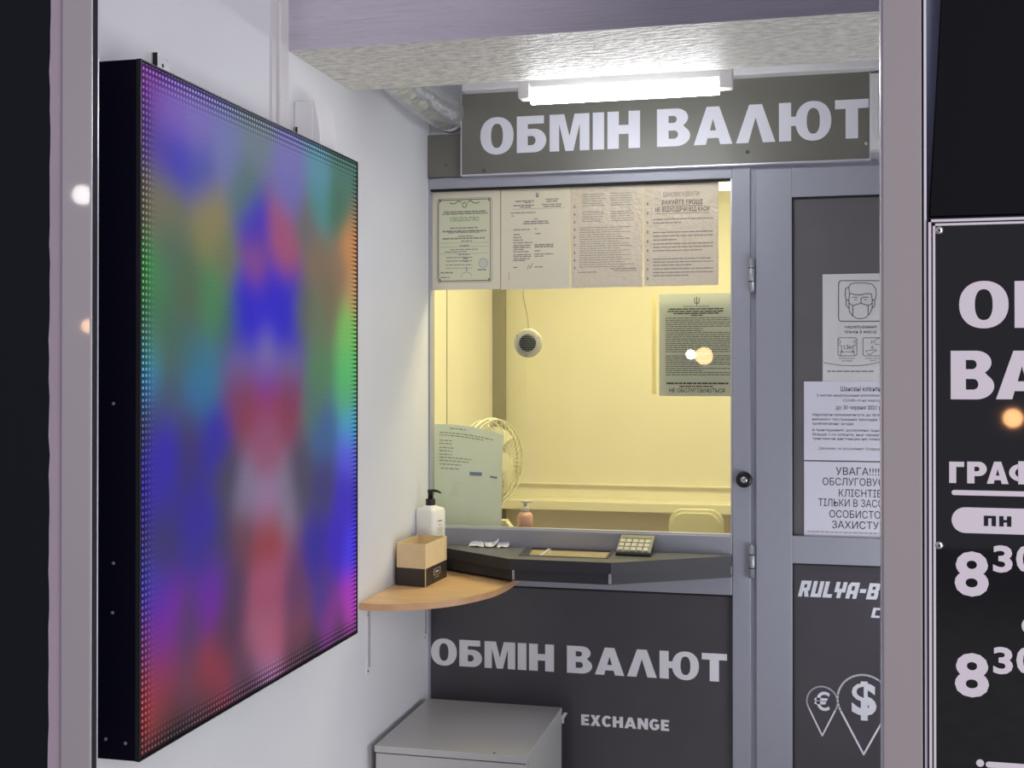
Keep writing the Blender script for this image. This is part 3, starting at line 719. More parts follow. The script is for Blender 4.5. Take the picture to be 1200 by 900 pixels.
# calculator, propped up
kc = P(2, 744, 650, ZC)
ka = empty('calculator', (kc.x, kc.y, ZC), 'grey pocket calculator propped on the cash counter right of the tray', 'calculator')
def kbox(name, x0, x1, v0, v1, h0, h1, m, parent, bev=0):
    b = bx(x0, x1, v0, v1, h0, h1); o = obj(name, b, m, None, bev, origin=(0, 0, 0)); o.parent = parent; return o
kb = kbox('body', -.052, .052, -.035, .062, 0, .012, 'calc', ka, .003)
ka.rotation_euler = (math.radians(24), 0, math.radians(-3)); ka.location.z = ZC + .0155; ka.location.y += .004
kbox('base_edge', -.0525, .0525, -.0358, .060, -.001, .003, 'black', kb)
kbox('display', -.044, .044, .040, .056, .0121, .0135, 'lcd', kb)
for i in range(5):
    for j in range(3):
        kbox('key', -.046 + i * .0190, -.032 + i * .0190, -.031 + j * .0222, -.0145 + j * .0222, .0121, .0165, 'key', kb)

# ================================================================== ROUNDED SHELF, BOX, BOTTLE
ZS = .987
fc = [(421, 706.5), (445, 708), (468, 707.8), (503, 705.8), (538, 701.5), (573, 693.7), (590, 687), (599, 682)]
sp_ = [P(2, a, b, ZS) for a, b in fc]
out = [(max(v.x, .001), v.y) for v in sp_]
out[0] = (.001, out[0][1])
cpth = cr([Vector((a, b, 0)) for a, b in out], 6)
out = [(v.x, v.y) for v in cpth]
sh = empty('corner_shelf', (.15, -.3, .965), 'rounded beech-coloured corner shelf on the white wall beside the cash counter', 'shelf')
poly = out + [(out[-1][0], -.001), (.001, -.001)]
so_ = obj('board', B().prism([poly], 2, ZS - .018, ZS), 'woodedge', sh)
so_.data.materials.append(M['wood'])
for p in so_.data.polygons:
    if p.normal.z > .5: p.material_index = 1
for px, zb_, nm in ((430, 790, 0), (497, 750, 1)):
    q = P(0, px, 760, 0); zb2 = P(0, px, zb_, 0).z
    br = obj('bracket', B().box(.0005, .003, q.y - .009, q.y + .009, zb2, ZS - .018).box(.0005, .13, q.y - .009, q.y + .009, ZS - .021, ZS - .018), 'white', sh)
    br2 = obj('bracket_rib', bx(.003, .009, q.y - .0015, q.y + .0015, zb2 + .02, ZS - .021), 'steel', br)
    for zz in (zb2 + .008, ZS - .045): obj('screw', B().lathe((.003, q.y, zz), [(.0035, 0), (.002, .0015)], 10, 0), 'rubber', br)

def cpS(px, py): v = P(2, px, py, ZS); return Vector((v.x, v.y))
bl, bc, brr = cpS(455.5, 685.5), cpS(498.5, 688.5), cpS(523.5, 676)
bl = Vector((max(bl.x, .012), bl.y))
bb = bl + brr - bc
# straighten to a rectangle
e1 = (bc - bl); e2 = (brr - bc); print('box edges', e1, e2)
kbx = empty('tissue_box', (bc.x, bc.y, ZS), 'open kraft cardboard box with black lower band and small label on the corner shelf', 'box')
HB = .122; HD = .052
C4 = [bl, bc, brr, bb]; ctr = (bl + brr) / 2
def shrink(p, d): return p + (ctr - p).normalized() * d
Ci = [shrink(p, .005) for p in C4]
obj('card_sleeve', B().prism([[tuple(p) for p in C4], [tuple(p) for p in Ci]], 2, ZS + HD, ZS + HB), 'kraft', kbx)
obj('black_base', B().prism([[tuple(p) for p in C4]], 2, ZS + .0002, ZS + HD), 'kraftdark', kbx)
obj('box_floor', B().prism([[tuple(p) for p in Ci]], 2, ZS + HD, ZS + HD + .004), 'kraft', kbx)
en = Vector((e2.y, -e2.x)).normalized()
def onface(u, z, off=.0006): p = bc + e2 * u + en * off; return (p.x, p.y, z)
lb = B()
def fr_rect(b, u0, u1, z0_, z1_): b.add([onface(u0, z0_), onface(u1, z0_), onface(u1, z1_), onface(u0, z1_)], [(0, 1, 2, 3)])
zc = ZS + .031
for (u0, u1, a_, c_) in ((.38, .40, -.009, .010), (.66, .68, -.009, .010), (.40, .66, .009, .010), (.40, .66, -.009, -.008), (.44, .62, -.016, -.015)): fr_rect(lb, u0, u1, zc + a_, zc + c_)
obj('label_border', lb, 'cream', kbx)
fr_b = B(); fr_rect(fr_b, .46, .60, zc - .002, zc + .003); obj('label_print', fr_b, 'white', kbx)
ef = B(); e_ = bc + en * 0; ef.prism([[tuple(bc + Vector((-.0012, -.0006))), tuple(bc + Vector((.0012, -.0006))), tuple(bc + Vector((.0012, .001))), tuple(bc + Vector((-.0012, .001)))]], 2, ZS, ZS + HD)
obj('card_fold', ef, 'kraft', kbx)

# square white pump bottle
bt_c = P(1, 504.5, 640, -.103)
bcx, bcy = bt_c.x, -.103
bo_ = empty('pump_bottle', (bcx, bcy, ZS), 'square white pump bottle with black nozzle behind the kraft box on the corner shelf', 'bottle')
ang = math.atan2(e2.y, e2.x) - .30
def rsq(h, z, rc=.010, n=5):
    pts = []
    for k, (sx_, sy_) in enumerate(((1, 1), (-1, 1), (-1, -1), (1, -1))):
        for i in range(n + 1):
            t = math.pi / 2 * (k + i / n); x = sx_ * (h - rc) + rc * math.cos(t); y = sy_ * (h - rc) + rc * math.sin(t)
            pts.append((bcx + x * math.cos(ang) - y * math.sin(ang), bcy + x * math.sin(ang) + y * math.cos(ang), z))
    return pts
HBT = .203; hw = .0345
prof = [(hw - .003, 0, .012), (hw, .004, .010), (hw, HBT - .014, .010), (hw - .002, HBT - .006, .012), (hw - .012, HBT - .001, .016), (.012, HBT + .004, .0119), (.0115, HBT + .012, .0114)]
rs = [rsq(h, ZS + .0002 + z, rc) for h, z, rc in prof]; nn = len(rs[0])
b = B(); b.add([p for r in rs for p in r], [(i * nn + k, i * nn + (k + 1) % nn, (i + 1) * nn + (k + 1) % nn, (i + 1) * nn + k) for i in range(len(rs) - 1) for k in range(nn)], True)
b.add(rs[0], [tuple(range(nn))]); b.add(rs[-1], [tuple(range(nn))])
obj('body', b, 'bottle', bo_)
zz = ZS + HBT
pu = obj('pump_collar', B().lathe((bcx, bcy, zz), [(.0145, .003), (.0145, .021), (.012, .023), (.0085, .024)], 22), 'black', bo_)
obj('pump_head', B().lathe((bcx, bcy, zz), [(.008, .022), (.008, .042), (.0095, .043), (.0095, .049), (.006, .051)], 18).tube([(bcx, bcy, zz + .047), (bcx + .018, bcy - .002, zz + .0475), (bcx + .030, bcy - .004, zz + .044), (bcx + .034, bcy - .005, zz + .041)], [.005, .004, .003, .0025], 8), 'black', bo_)
# printed label on the right face
d1_ = Vector((math.cos(ang), math.sin(ang))); n1 = Vector((d1_.y, -d1_.x)); lab = B(); random.seed(3)
def bface(u, z): p = Vector((bcx, bcy)) + n1 * (hw + .0006) + d1_ * u; return (p.x, p.y, z)
for (z_, u0, u1, h) in ((.158, -.010, .012, .005), (.147, -.004, .005, .0035), (.138, -.014, .012, .0015), (.133, -.012, .014, .0015), (.128, -.008, .010, .0015), (.121, -.014, .010, .0015), (.115, -.018, .018, .0012), (.110, -.018, .018, .0012)):
    u = u0
    while u < u1:
        w_ = random.uniform(.002, .006)
        lab.add([bface(u, ZS + z_), bface(min(u + w_, u1), ZS + z_), bface(min(u + w_, u1), ZS + z_ + h), bface(u, ZS + z_ + h)], [(0, 1, 2, 3)]); u += w_ + .0012
obj('label_print', lab, 'greyink', bo_)

# ================================================================== CABINET
ZK = .593
k1, k2, k3 = P(2, 436.5, 874, ZK), P(2, 616, 886.5, ZK), P(2, 660, 829, ZK)
kx0, kx1, ky0, ky1 = .022, (k2.x + k3.x) / 2, (k1.y + k2.y) / 2, k3.y
print('cabinet', kx0, kx1, ky0, ky1, k1, k2, k3)
cb = empty('low_cabinet', ((kx0 + kx1) / 2, (ky0 + ky1) / 2, 0), 'low light grey laminate cabinet standing in the corner under the shelf', 'cabinet')
obj('top_board', bx(kx0, kx1, ky0, ky1, ZK - .018, ZK), 'cab', cb, bevel=.001)
obj('carcass', bx(kx0 + .002, kx1 - .001, ky0 + .022, ky1, .012, ZK - .018), 'cab', cb)
fz = ZK - .0215
for k in range(3):
    dr = obj('drawer_front', bx(kx0 + .003, kx1 - .002, ky0 + .003, ky0 + .021, fz - .17, fz), 'cab', cb, bevel=.001)
    xm = (kx0 + kx1) / 2; obj('handle', B().tube([(xm - .06, ky0 + .003, fz - .05), (xm - .06, ky0 - .018, fz - .05), (xm + .06, ky0 - .018, fz - .05), (xm + .06, ky0 + .003, fz - .05)], .004, 8), 'steel', dr)
    fz -= .174
obj('shadow_gap', bx(kx0 + .004, kx1 - .003, ky0 + .012, ky0 + .0225, ZK - .0215, ZK - .0175), 'rubber', cb)  # black strip: shade under the top board put into the colour
obj('plinth', bx(kx0 + .01, kx1 - .01, ky0 + .04, ky1 - .01, .0, .013), 'black', cb)
q = P(1, 578, 887, ky0); obj('screw_cap', B().lathe((q.x, ky0 + .012, ZK), [(.004, 0), (.003, .0008)], 12), 'ink', cb)

# ================================================================== PAPERS
def sheet(name, label, px, Y, m, group=None, th=.0008, cat='paper', extra=0):
    """px: x0,y0,x1,y1 in the photo, sheet stands upright on plane Y"""
    x0, y0_, x1, y1_ = px; xm = (x0 + x1) / 2
    X0, X1 = P(1, x0, 430, Y).x, P(1, x1, 430, Y).x; Zt, Zb = P(1, x0, y0_, Y).z, P(1, x0, y1_, Y).z
    root = empty(name, ((X0 + X1) / 2, Y, Zb), label, cat, group)
    obj('paper', bx(X0, X1, Y, Y + th, Zb, Zt), m, root)
    F = lambda u, v: (X0 + (X1 - X0) * u, Zt - (Zt - Zb) * v)
    return root, F, Y - .0005
def micro(b, F, y, u0, u1, v, h, wmin=.03, wmax=.11, gap=.009):
    u = u0
    while u < u1:
        e = min(u + random.uniform(wmin, wmax), u1)
        a, c = F(u, v), F(e, v + h)
        b.add([(a[0], y, c[1]), (c[0], y, c[1]), (c[0], y, a[1]), (a[0], y, a[1])], [(0, 1, 2, 3)])
        u = e + gap
    return b
def ptext(b, F, y, t, u0, u1, v0, v1, bold=0):
    a, c = F(u0, v0), F(u1, v1); return text_b(b, t, a[0], c[0], c[1], a[1], y, bold)
def rect(b, F, y, u0, v0, u1, v1):
    a, c = F(u0, v0), F(u1, v1); b.add([(a[0], y, c[1]), (c[0], y, c[1]), (c[0], y, a[1]), (a[0], y, a[1])], [(0, 1, 2, 3)]); return b
G = 'notices stuck along the top of the booth window'
YS = .0275
# certificate
r, F, y = sheet('certificate', 'certificate with yellow-green tint and ornate dark border, leftmost notice on the window', (505, 225, 586, 340), YS, 'paper', G)
rect(B(), F, y, .13, .09, .87, .90)
obj('tinted_field', rect(B(), F, y + .0001, .12, .085, .86, .90), 'certbg', r)
bd = B()
c = [F(u, v) for u, v in ((.14, .09), (.84, .09), (.86, .12), (.86, .88), (.84, .91), (.14, .91), (.11, .88), (.11, .12))]
bd.stroke(c, .0022, y - .0002, True)
c = [F(u, v) for u, v in ((.12, .075), (.86, .075), (.885, .10), (.885, .90), (.86, .925), (.12, .925), (.09, .90), (.09, .10))]
bd.stroke(c, .0009, y - .0002, True)
for u, v in ((.13, .095), (.85, .095), (.13, .905), (.85, .905)):
    a = F(u, v); bd.stroke(arc(a[0], a[1], .004, .004, 0, 330, 8), .0015, y - .0002, True)
obj('border', bd, 'darkgrey', r)
rib = B()
for s_ in (-1, 1): rib.stroke([F(.49 + s_ * u, v) for u, v in ((.05, .115), (.09, .10), (.13, .125), (.17, .13), (.21, .12))], .0032, y - .0002)
a = F(.49, .145); rib.stroke(arc(a[0], a[1], .0065, .008, 0, 330, 12), .0028, y - .0002, True)
obj('emblem', rib, 'greenink', r)
tt = B(); ptext(tt, F, y - .0002, 'СВІДОЦТВО', .28, .70, .265, .315, .012); obj('title', tt, 'greenink', r)
mb = B(); random.seed(5)
for v, u0, u1, h in ((.205, .19, .80, .013), (.225, .17, .82, .013), (.37, .28, .68, .012), (.40, .17, .80, .016), (.42, .25, .72, .008), (.455, .40, .62, .010), (.475, .17, .78, .014), (.505, .44, .60, .010), (.525, .13, .84, .003), (.55, .42, .56, .012), (.565, .13, .84, .003), (.59, .28, .68, .009),
                     (.612, .20, .52, .009), (.635, .14, .82, .003), (.64, .40, .56, .011), (.67, .22, .60, .009), (.68, .47, .55, .012), (.705, .22, .60, .009), (.71, .47, .55, .010), (.745, .22, .60, .008), (.78, .22, .60, .005), (.82, .14, .32, .013), (.87, .14, .27, .010), (.795, .68, .80, .014)):
    micro(mb, F, y - .0002, u0, u1, v, h)
obj('printed_text', mb, 'greyink', r)
se = B(); a = F(.76, .735)
for rad in (.015, .0115, .005): se.stroke(arc(a[0], a[1], rad, rad, 0, 348, 24), .0011, y - .0003, True, joints=False)
obj('round_stamp', se, 'blueink', r)
se = B(); a = F(.52, .86); se.stroke(arc(a[0], a[1] - .004, .017, .015, 0, 180, 14), .0012, y - .0003); a = F(.52, .80); se.stroke([(a[0], a[1] + .008), (a[0], a[1] - .004)], .003, y - .0003)
obj('seal_mark', se, 'greyink', r)
# second notice
r, F, y = sheet('notice', 'cream document with small crest and two-column table, second notice from the left', (587.2, 222.5, 668, 339.5), YS, 'paper', G)
em = B(); a = F(.53, .065)
em.stroke([(a[0] - .004, a[1] + .006), (a[0] - .003, a[1] - .005), (a[0] + .003, a[1] - .005), (a[0] + .004, a[1] + .006)], .0018, y); em.stroke([(a[0], a[1] + .007), (a[0], a[1] - .007)], .0018, y)
obj('crest', em, 'darkgrey', r)
mb = B()
for v, u0, u1, h in ((.115, .21, .48, .012), (.132, .35, .44, .010), (.105, .65, .84, .010), (.125, .66, .82, .012), (.158, .18, .48, .012), (.178, .28, .44, .010), (.155, .60, .88, .010), (.175, .62, .88, .012), (.198, .16, .93, .003), (.232, .14, .50, .010), (.262, .15, .19, .008),
                     (.298, .48, .54, .010), (.320, .34, .68, .012), (.340, .32, .70, .012), (.40, .18, .42, .010), (.397, .49, .52, .010), (.448, .18, .28, .010), (.443, .50, .58, .010), (.477, .18, .30, .010), (.503, .18, .32, .010), (.53, .18, .46, .010), (.555, .18, .43, .010), (.575, .18, .43, .012), (.598, .18, .33, .010),
                     (.553, .49, .76, .014), (.573, .49, .76, .014), (.62, .18, .41, .010), (.615, .49, .57, .010), (.647, .49, .76, .010), (.668, .49, .63, .010), (.65, .18, .44, .010), (.668, .18, .44, .010), (.69, .18, .42, .010), (.708, .18, .36, .010), (.775, .18, .24, .010), (.775, .49, .61, .010)):
    micro(mb, F, y, u0, u1, v, h)
mb.stroke([F(.385, .80), F(.40, .76), F(.43, .79), F(.46, .74)], .0016, y); mb.stroke([F(.42, .80), F(.45, .75)], .0014, y)
mb.stroke([F(.115, .83), F(.115, .91)], .0013, y)
obj('printed_text', mb, 'greyink', r)
# third notice
r, F, y = sheet('notice', 'pinkish wrinkled sleeve with dense small print, third notice from the left', (669.3, 217.8, 753.2, 337.5), YS, 'paper2', G)
mb = B(); v = .085
while v < .80:
    if .20 < v < .25 or .36 < v < .40: v += .02; continue
    if v < .36: micro(mb, F, y, .16, random.uniform(.42, .50), v, .006, gap=.01); micro(mb, F, y, .56, random.uniform(.82, .90), v, .006, gap=.01)
    else: micro(mb, F, y, .12, random.uniform(.66, .90), v, .006, gap=.01)
    v += .0225
micro(mb, F, y, .10, .36, .845, .008); micro(mb, F, y, .55, .92, .815, .010); micro(mb, F, y, .60, .92, .835, .008)
for k in range(9): a = F(.05, .2 + k * .075); mb.stroke([(a[0], a[1]), (a[0], a[1] - .004)], .004, y)
obj('printed_text', mb, 'greyink', r)
# fourth notice
r, F, y = sheet('notice', 'notice in plastic sleeve with two bold headline rows, rightmost of the four on the window', (755.2, 214, 842, 335.6), YS, 'paper2', G)
tt = B(); ptext(tt, F, y, 'ШАНОВНІ КЛІЄНТИ!', .26, .75, .10, .145, .006); obj('headline', tt, 'greyink', r)
tt = B(); ptext(tt, F, y, 'РАХУЙТЕ ГРОШІ', .24, .79, .165, .222, .012); rect(tt, F, y, .24, .232, .79, .237); obj('headline', tt, 'darkgrey', r)
tt = B(); ptext(tt, F, y, 'НЕ ВІДХОДЯЧИ ВІД КАСИ', .15, .88, .245, .297, .012); rect(tt, F, y, .15, .303, .88, .307); obj('headline', tt, 'darkgrey', r)
mb = B()
for v, u1 in ((.375, .93), (.408, .50), (.50, .93), (.535, .93), (.572, .44), (.61, .93), (.642, .93), (.675, .78), (.755, .90), (.785, .93), (.815, .65), (.85, .93), (.885, .93), (.915, .60)): micro(mb, F, y, .12, u1, v - .02, .010)
for k in range(9): a = F(.045, .2 + k * .09); mb.stroke([(a[0], a[1]), (a[0], a[1] - .005)], .004, y)
obj('printed_text', mb, 'greyink', r)
# document inside the glass
r, F, y = sheet('law_notice', 'grey-green official notice with trident crest at the right edge of the window', (772.5, 344.5, 858, 464), .042, 'paperdark')
em = B(); a = F(.52, .075)
em.stroke([(a[0] - .007, a[1] + .010), (a[0] - .006, a[1] - .006), (a[0] + .006, a[1] - .006), (a[0] + .007, a[1] + .010)], .0022, y); em.stroke([(a[0], a[1] + .012), (a[0], a[1] - .012)], .0026, y)
obj('crest', em, 'darkgrey', r)
tt = B(); ptext(tt, F, y, 'ЗАКОН УКРАЇНИ', .33, .68, .115, .135); obj('headline', tt, 'darkgrey', r); tt = B(); ptext(tt, F, y, 'НЕ ОБСЛУГОВУЮТЬСЯ', .14, .90, .925, .965, .016); obj('headline', tt, 'ink', r)
mb = B(); micro(mb, F, y, .14, .88, .145, .012); micro(mb, F, y, .12, .88, .168, .012); micro(mb, F, y, .20, .82, .188, .012); micro(mb, F, y, .44, .60, .208, .010)
v = .235
while v < .80:
    if random.random() < .92: micro(mb, F, y, .09, random.choice((.98, .98, .98, .97, .97, .6)), v, .007)
    v += .0205
micro(mb, F, y, .10, .95, .868, .016); micro(mb, F, y, .28, .75, .90, .012)
obj('printed_text', mb, 'darkgrey', r)
hz0 = P(1, 765, 345, .046)
hm = B(); X_ = P(1, 764, 430, .046).x, P(1, 769, 430, .046).x
hm.box(X_[0], X_[1], .0440, .0446, P(1, 766, 462, .046).z, P(1, 766, 344, .046).z)
obj('sleeve_strip', hm, 'sleeve', r)
# leaning paper bottom left
X0, X1 = P(1, 508, 550, .07).x, P(1, 587, 550, .07).x
Zb = P(1, 540, 617, .07).z - .01; Zl, Zr = P(1, 508, 497, .07).z, P(1, 588, 511, .07).z
lp = empty('leaning_paper', ((X0 + X1) / 2, .08, 1.10), 'bent grey-green sheet in a sleeve standing inside the lower left of the window', 'paper')
vs = []; n = 16
for j in range(n + 1):
    for i in range(n + 1):
        u, v = i / n, j / n
        zt2 = Zl + .002 * math.sin(u * 3) - (Zl - Zr) * u ** 1.8
        vs.append((X0 + (X1 - X0) * u + .001 * math.sin(v * 5), .075 + .016 * math.sin(u * math.pi * .9) * v + .028 * v * v * u, 1.101 + (zt2 - 1.101) * v))
obj('paper', B().add(vs, [(j * (n + 1) + i, j * (n + 1) + i + 1, (j + 1) * (n + 1) + i + 1, (j + 1) * (n + 1) + i) for j in range(n) for i in range(n)], True), 'paperlean', lp)
mb = B()
def LP(u, v):
    zt2 = Zl - (Zl - Zr) * u ** 1.8; v2 = 1 - v
    return (X0 + (X1 - X0) * u, .0725 + .016 * math.sin(u * math.pi * .9) * v2 + .028 * v2 * v2 * u, 1.101 + (zt2 - 1.101) * v2)
for v, u0, u1 in ((.03, .22, .46), (.075, .08, .85), (.10, .08, .70), (.15, .08, .26), (.18, .08, .26), (.22, .08, .28), (.25, .08, .26), (.285, .08, .26), (.315, .08, .55), (.345, .08, .50), (.38, .08, .40), (.42, .10, .38)):
    u = u0
    while u < u1:
        e = min(u + random.uniform(.02, .07), u1); mb.add([LP(u, v), LP(e, v), LP(e, v + .009), LP(u, v + .009)], [(3, 2, 1, 0)]); u = e + .014
obj('printed_text', mb, 'greyink', lp)
mb = B(); mb.add([LP(.52, .44), LP(.70, .43), LP(.70, .465), LP(.52, .475)], [(3, 2, 1, 0)]); obj('blue_print', mb, 'blueink', lp); mb = B(); mb.add([LP(.82, .45), LP(.93, .45), LP(.93, .47), LP(.82, .47)], [(3, 2, 1, 0)])
obj('blue_print', mb, 'blueink', lp)

# door notices
YD = .0105
r, F, y = sheet('mask_poster', 'white safety poster with line drawing of a masked face, on the grey door', (964, 321.5, 1055, 449), YD, 'poster', cat='poster')
dr = B(); SW = .0030
def C2(u, v): return F(u, v)
Lx = lambda px, py: (P(1, px, py, y).x, P(1, px, py, y).z)
def zpx(ax_, ay_): return Lx(920 + ax_ * .189, 310 + ay_ * .189)       # from an enlarged view of the poster
def rr(x0, y0_, x1, y1_, r_, n=4):
    pts = []
    for cx_, cy2, a0 in ((x1 - r_, y0_ + r_, -90), (x1 - r_, y1_ - r_, 0), (x0 + r_, y1_ - r_, 90), (x0 + r_, y0_ + r_, 180)):
        for i in range(n + 1):
            t = math.radians(a0 + 90 * i / n); pts.append((cx_ + r_ * math.cos(t), cy2 + r_ * math.sin(t)))
    return pts
dr.stroke([zpx(*p) for p in rr(332, 100, 608, 352, 18)], .0024, y, True)
hair = [(400, 180), (395, 140), (405, 122), (430, 115), (500, 115), (540, 122), (562, 150), (566, 190), (560, 215), (545, 222), (540, 215), (535, 182), (500, 180), (470, 188), (435, 188), (410, 180)]
dr.stroke([zpx(*p) for p in hair], .0022, y, True)
dr.stroke([zpx(*p) for p in ((393, 140), (375, 150), (372, 190), (378, 215), (395, 225), (400, 180))], .0022, y)
dr.stroke([zpx(*p) for p in ((398, 185), (396, 240), (398, 290), (420, 320), (445, 333), (470, 337), (500, 330), (525, 305), (540, 270), (540, 215))], .0022, y)
dr.stroke([zpx(*p) for p in ((380, 220), (378, 250), (390, 268), (398, 270))], .0022, y); dr.stroke([zpx(*p) for p in ((556, 222), (556, 255), (545, 268))], .0022, y)
dr.stroke([zpx(*p) for p in ((420, 318), (420, 255), (470, 240), (515, 255), (515, 310))], .0024, y)
dr.stroke([zpx(*p) for p in ((398, 240), (420, 255))], .0022, y); dr.stroke([zpx(*p) for p in ((540, 240), (515, 255))], .0022, y)
dr.stroke([zpx(*p) for p in ((472, 240), (470, 215), (482, 203), (515, 202))], .0022, y)
for s_ in (((420, 203), (448, 203)), ((430, 217), (446, 217)), ((490, 217), (506, 217))): dr.stroke([zpx(*p) for p in s_], .002, y)
obj('masked_face_drawing', dr, 'darkgrey', r)
ic = B()
ic.stroke([zpx(*p) for p in rr(328, 454, 445, 566, 12)], .0016, y, True); ic.stroke([zpx(*p) for p in rr(483, 454, 600, 566, 12)], .0016, y, True)
for sgn, x_ in ((1, 332), (-1, 441)):
    ic.stroke([zpx(x_ + sgn * a, b) for a, b in ((0, 468), (10, 472), (12, 484), (0, 488))], .0016, y)
    ic.stroke([zpx(x_ + sgn * a, b) for a, b in ((0, 500), (18, 502), (20, 535), (12, 540), (12, 562))], .0016, y)
ic.stroke([zpx(350, 542), zpx(424, 542)], .0012, y)
for s in (((358, 536), (350, 542), (358, 548)), ((416, 536), (424, 542), (416, 548))): ic.stroke([zpx(*p) for p in s], .0012, y)
ic.stroke([zpx(*p) for p in ((498, 540), (515, 533), (545, 530), (560, 528), (568, 533), (545, 545), (530, 560), (510, 552))], .0014, y)
ic.stroke([zpx(*p) for p in ((537, 470), (537, 490))], .0014, y); ic.stroke([zpx(*p) for p in ((537, 480), (555, 478), (560, 495), (598, 497))], .0014, y); ic.stroke([zpx(*p) for p in ((555, 470), (575, 458), (598, 458))], .0014, y)
ic.stroke([zpx(*p) for p in ((541, 505), (535, 516), (541, 522), (548, 516))], .0013, y, True)
cvp = [zpx(240 + 620 * t / 14, 610 + 14 * math.sin(math.pi * min(1, t / 7.0)) if t < 7 else 610 - (t - 7) * 5) for t in range(12)]
ic.stroke([zpx(*p) for p in ((240, 608), (300, 620), (370, 627), (450, 628), (520, 620), (590, 604), (680, 575))], .0014, y)
text_b(ic, '1,5м', *(lambda a, b: (a[0], b[0], b[1], a[1]))(zpx(366, 500), zpx(414, 528)), y, .01)
obj('pictograms', ic, 'darkgrey', r)
tt = B()
for s, x0, x1, ya_, yb2, bo2 in (('перебування', 370, 566, 376, 400, .008), ('тільки в масці', 365, 566, 405, 430, .008), ('дотримуйтесь', 335, 432, 576, 587, 0), ('дистанції', 352, 418, 591, 602, 0), ('дезінфікуйте', 497, 590, 576, 587, 0), ('руки', 528, 560, 591, 602, 0)):
    a, c = zpx(x0, ya_), zpx(x1, yb2); tt = text_b(B(), s, a[0], c[0], c[1], a[1], y, bo2)
    obj('caption', tt, 'darkgrey', r)
mb = B(); micro(mb, F, y, .06, .66, .885, .012); obj('printed_text', mb, 'greyink', r)
# middle notice
r, F, y = sheet('opening_notice', 'white printed notice with small serif rows, middle sheet on the grey door', (942, 447, 1068, 539), YD - .0012, 'paperwhite')
tt = B()
for s, x0, x1, y0_, y1_, bo2 in (('Шановні клієнти!', 985, 1033.5, 452.5, 458.5, .008), ('З метою недопущення розповсюдження', 957, 1048, 461.5, 465.5, 0), ('COVID-19 на період', 988, 1032, 467.5, 471.5, 0), ('до 30 червня 2021 року', 979.5, 1043, 475, 481, .008),
                             ('підрозділи працюватимуть до 20-00 год.', 952, 1043, 484, 488, .004), ('наказом тестування закладів торгівлі', 952, 1050, 489.5, 493.5, .004), ('профілактичних заходів', 952, 1000, 494.5, 498.5, .004),
                             ('в приміщеннях дозволено одночасно', 952, 1048, 502, 506, .004), ('більше 1-го клієнта, інші чекають зовні', 952, 1050, 507, 511, .004), ('тримаючи дистанцію не менше 1,5 м', 952, 1050, 512, 516, .004), ('Дякуємо за розуміння! Слідкуйте за', 959, 1044, 523.5, 527.5, 0)):
    a, c = Lx(x0, y0_), Lx(x1, y1_); zc0 = Lx(x0, y0_)[1]; zc1 = Lx(x0, y1_)[1]; tt = text_b(B(), s, a[0], Lx(x1, y0_)[0], zc1, zc0, y, bo2); obj('text_line', tt, 'darkgrey', r)
# lower notice
r, F, y = sheet('attention_notice', 'white notice with large capital rows, lowest sheet on the grey door', (942, 540.5, 1072, 628.5), YD - .001, 'paperwhite')
tt = B()
for s, x0, x1, y0_, y1_ in (('УВАГА!!!!!!', 979.5, 1037, 547.5, 556.5), ('ОБСЛУГОВУЄМО', 964, 1054, 559.5, 568.5), ('КЛІЄНТІВ', 983, 1033.5, 573, 582), ('ТІЛЬКИ В ЗАСОБАХ', 959, 1056, 584, 593), ('ОСОБИСТОГО', 972, 1046, 597.5, 606.5), ('ЗАХИСТУ!!!', 975, 1039, 610, 619)):
    a = Lx(x0, y0_); tt = text_b(B(), s, a[0], Lx(x1, y0_)[0], Lx(x0, y1_)[1] + .0, a[1], y, .002)
    obj('text_line', tt, 'ink', r)
mb = B(); micro(mb, F, y, .03, .95, .925, .014, .012, .05, .007); obj('small_print', mb, 'greyink', r)

# ================================================================== THINGS INSIDE THE BOOTH
# round intercom on the glass
c0 = P(1, 618.5, 402, .05)
ic_ = empty('intercom_speaker', (c0.x, .045, c0.z), 'round white speaker with dark grille and thin cable behind the glass', 'speaker')
obj('flange', B().lathe((c0.x, .056, c0.z), [(.022, 0), (.043, 0), (.046, -.004), (.044, -.008), (.033, -.012), (.028, -.011)], 32, 1), 'white', ic_)
obj('grille', B().lathe((c0.x, .050, c0.z), [(.0285, 0), (.027, -.005), (.018, -.0085), (.004, -.010)], 28, 1), 'black', ic_)
gb = B()
for k in range(-4, 5):
    zz = k * .0058; hw_ = math.sqrt(max(0, .026 ** 2 - zz ** 2)); gb.box(c0.x - hw_, c0.x + hw_, .0385, .0405, c0.z + zz - .0008, c0.z + zz + .0008)
o = obj('grille_bars', gb, 'steel', ic_)
for a in (25, 145, 265):
    obj('screw', B().lathe((c0.x + .039 * math.cos(math.radians(a)), .048, c0.z + .039 * math.sin(math.radians(a))), [(.003, 0), (.002, -.002)], 10, 1), 'black', ic_)
wp = [P(1, 613 + .0, 340 - 4, .05), P(1, 614, 352, .05), P(1, 617, 366, .05), P(1, 619, 378, .05), P(1, 619, 386, .05)]
wp = [Vector(p) for p in wp]; wp = [Vector((wp[0].x, .05, 2.17))] + wp
obj('cable', B().tube(cr(wp, 6), .0012, 6), 'innerpost', ic_)

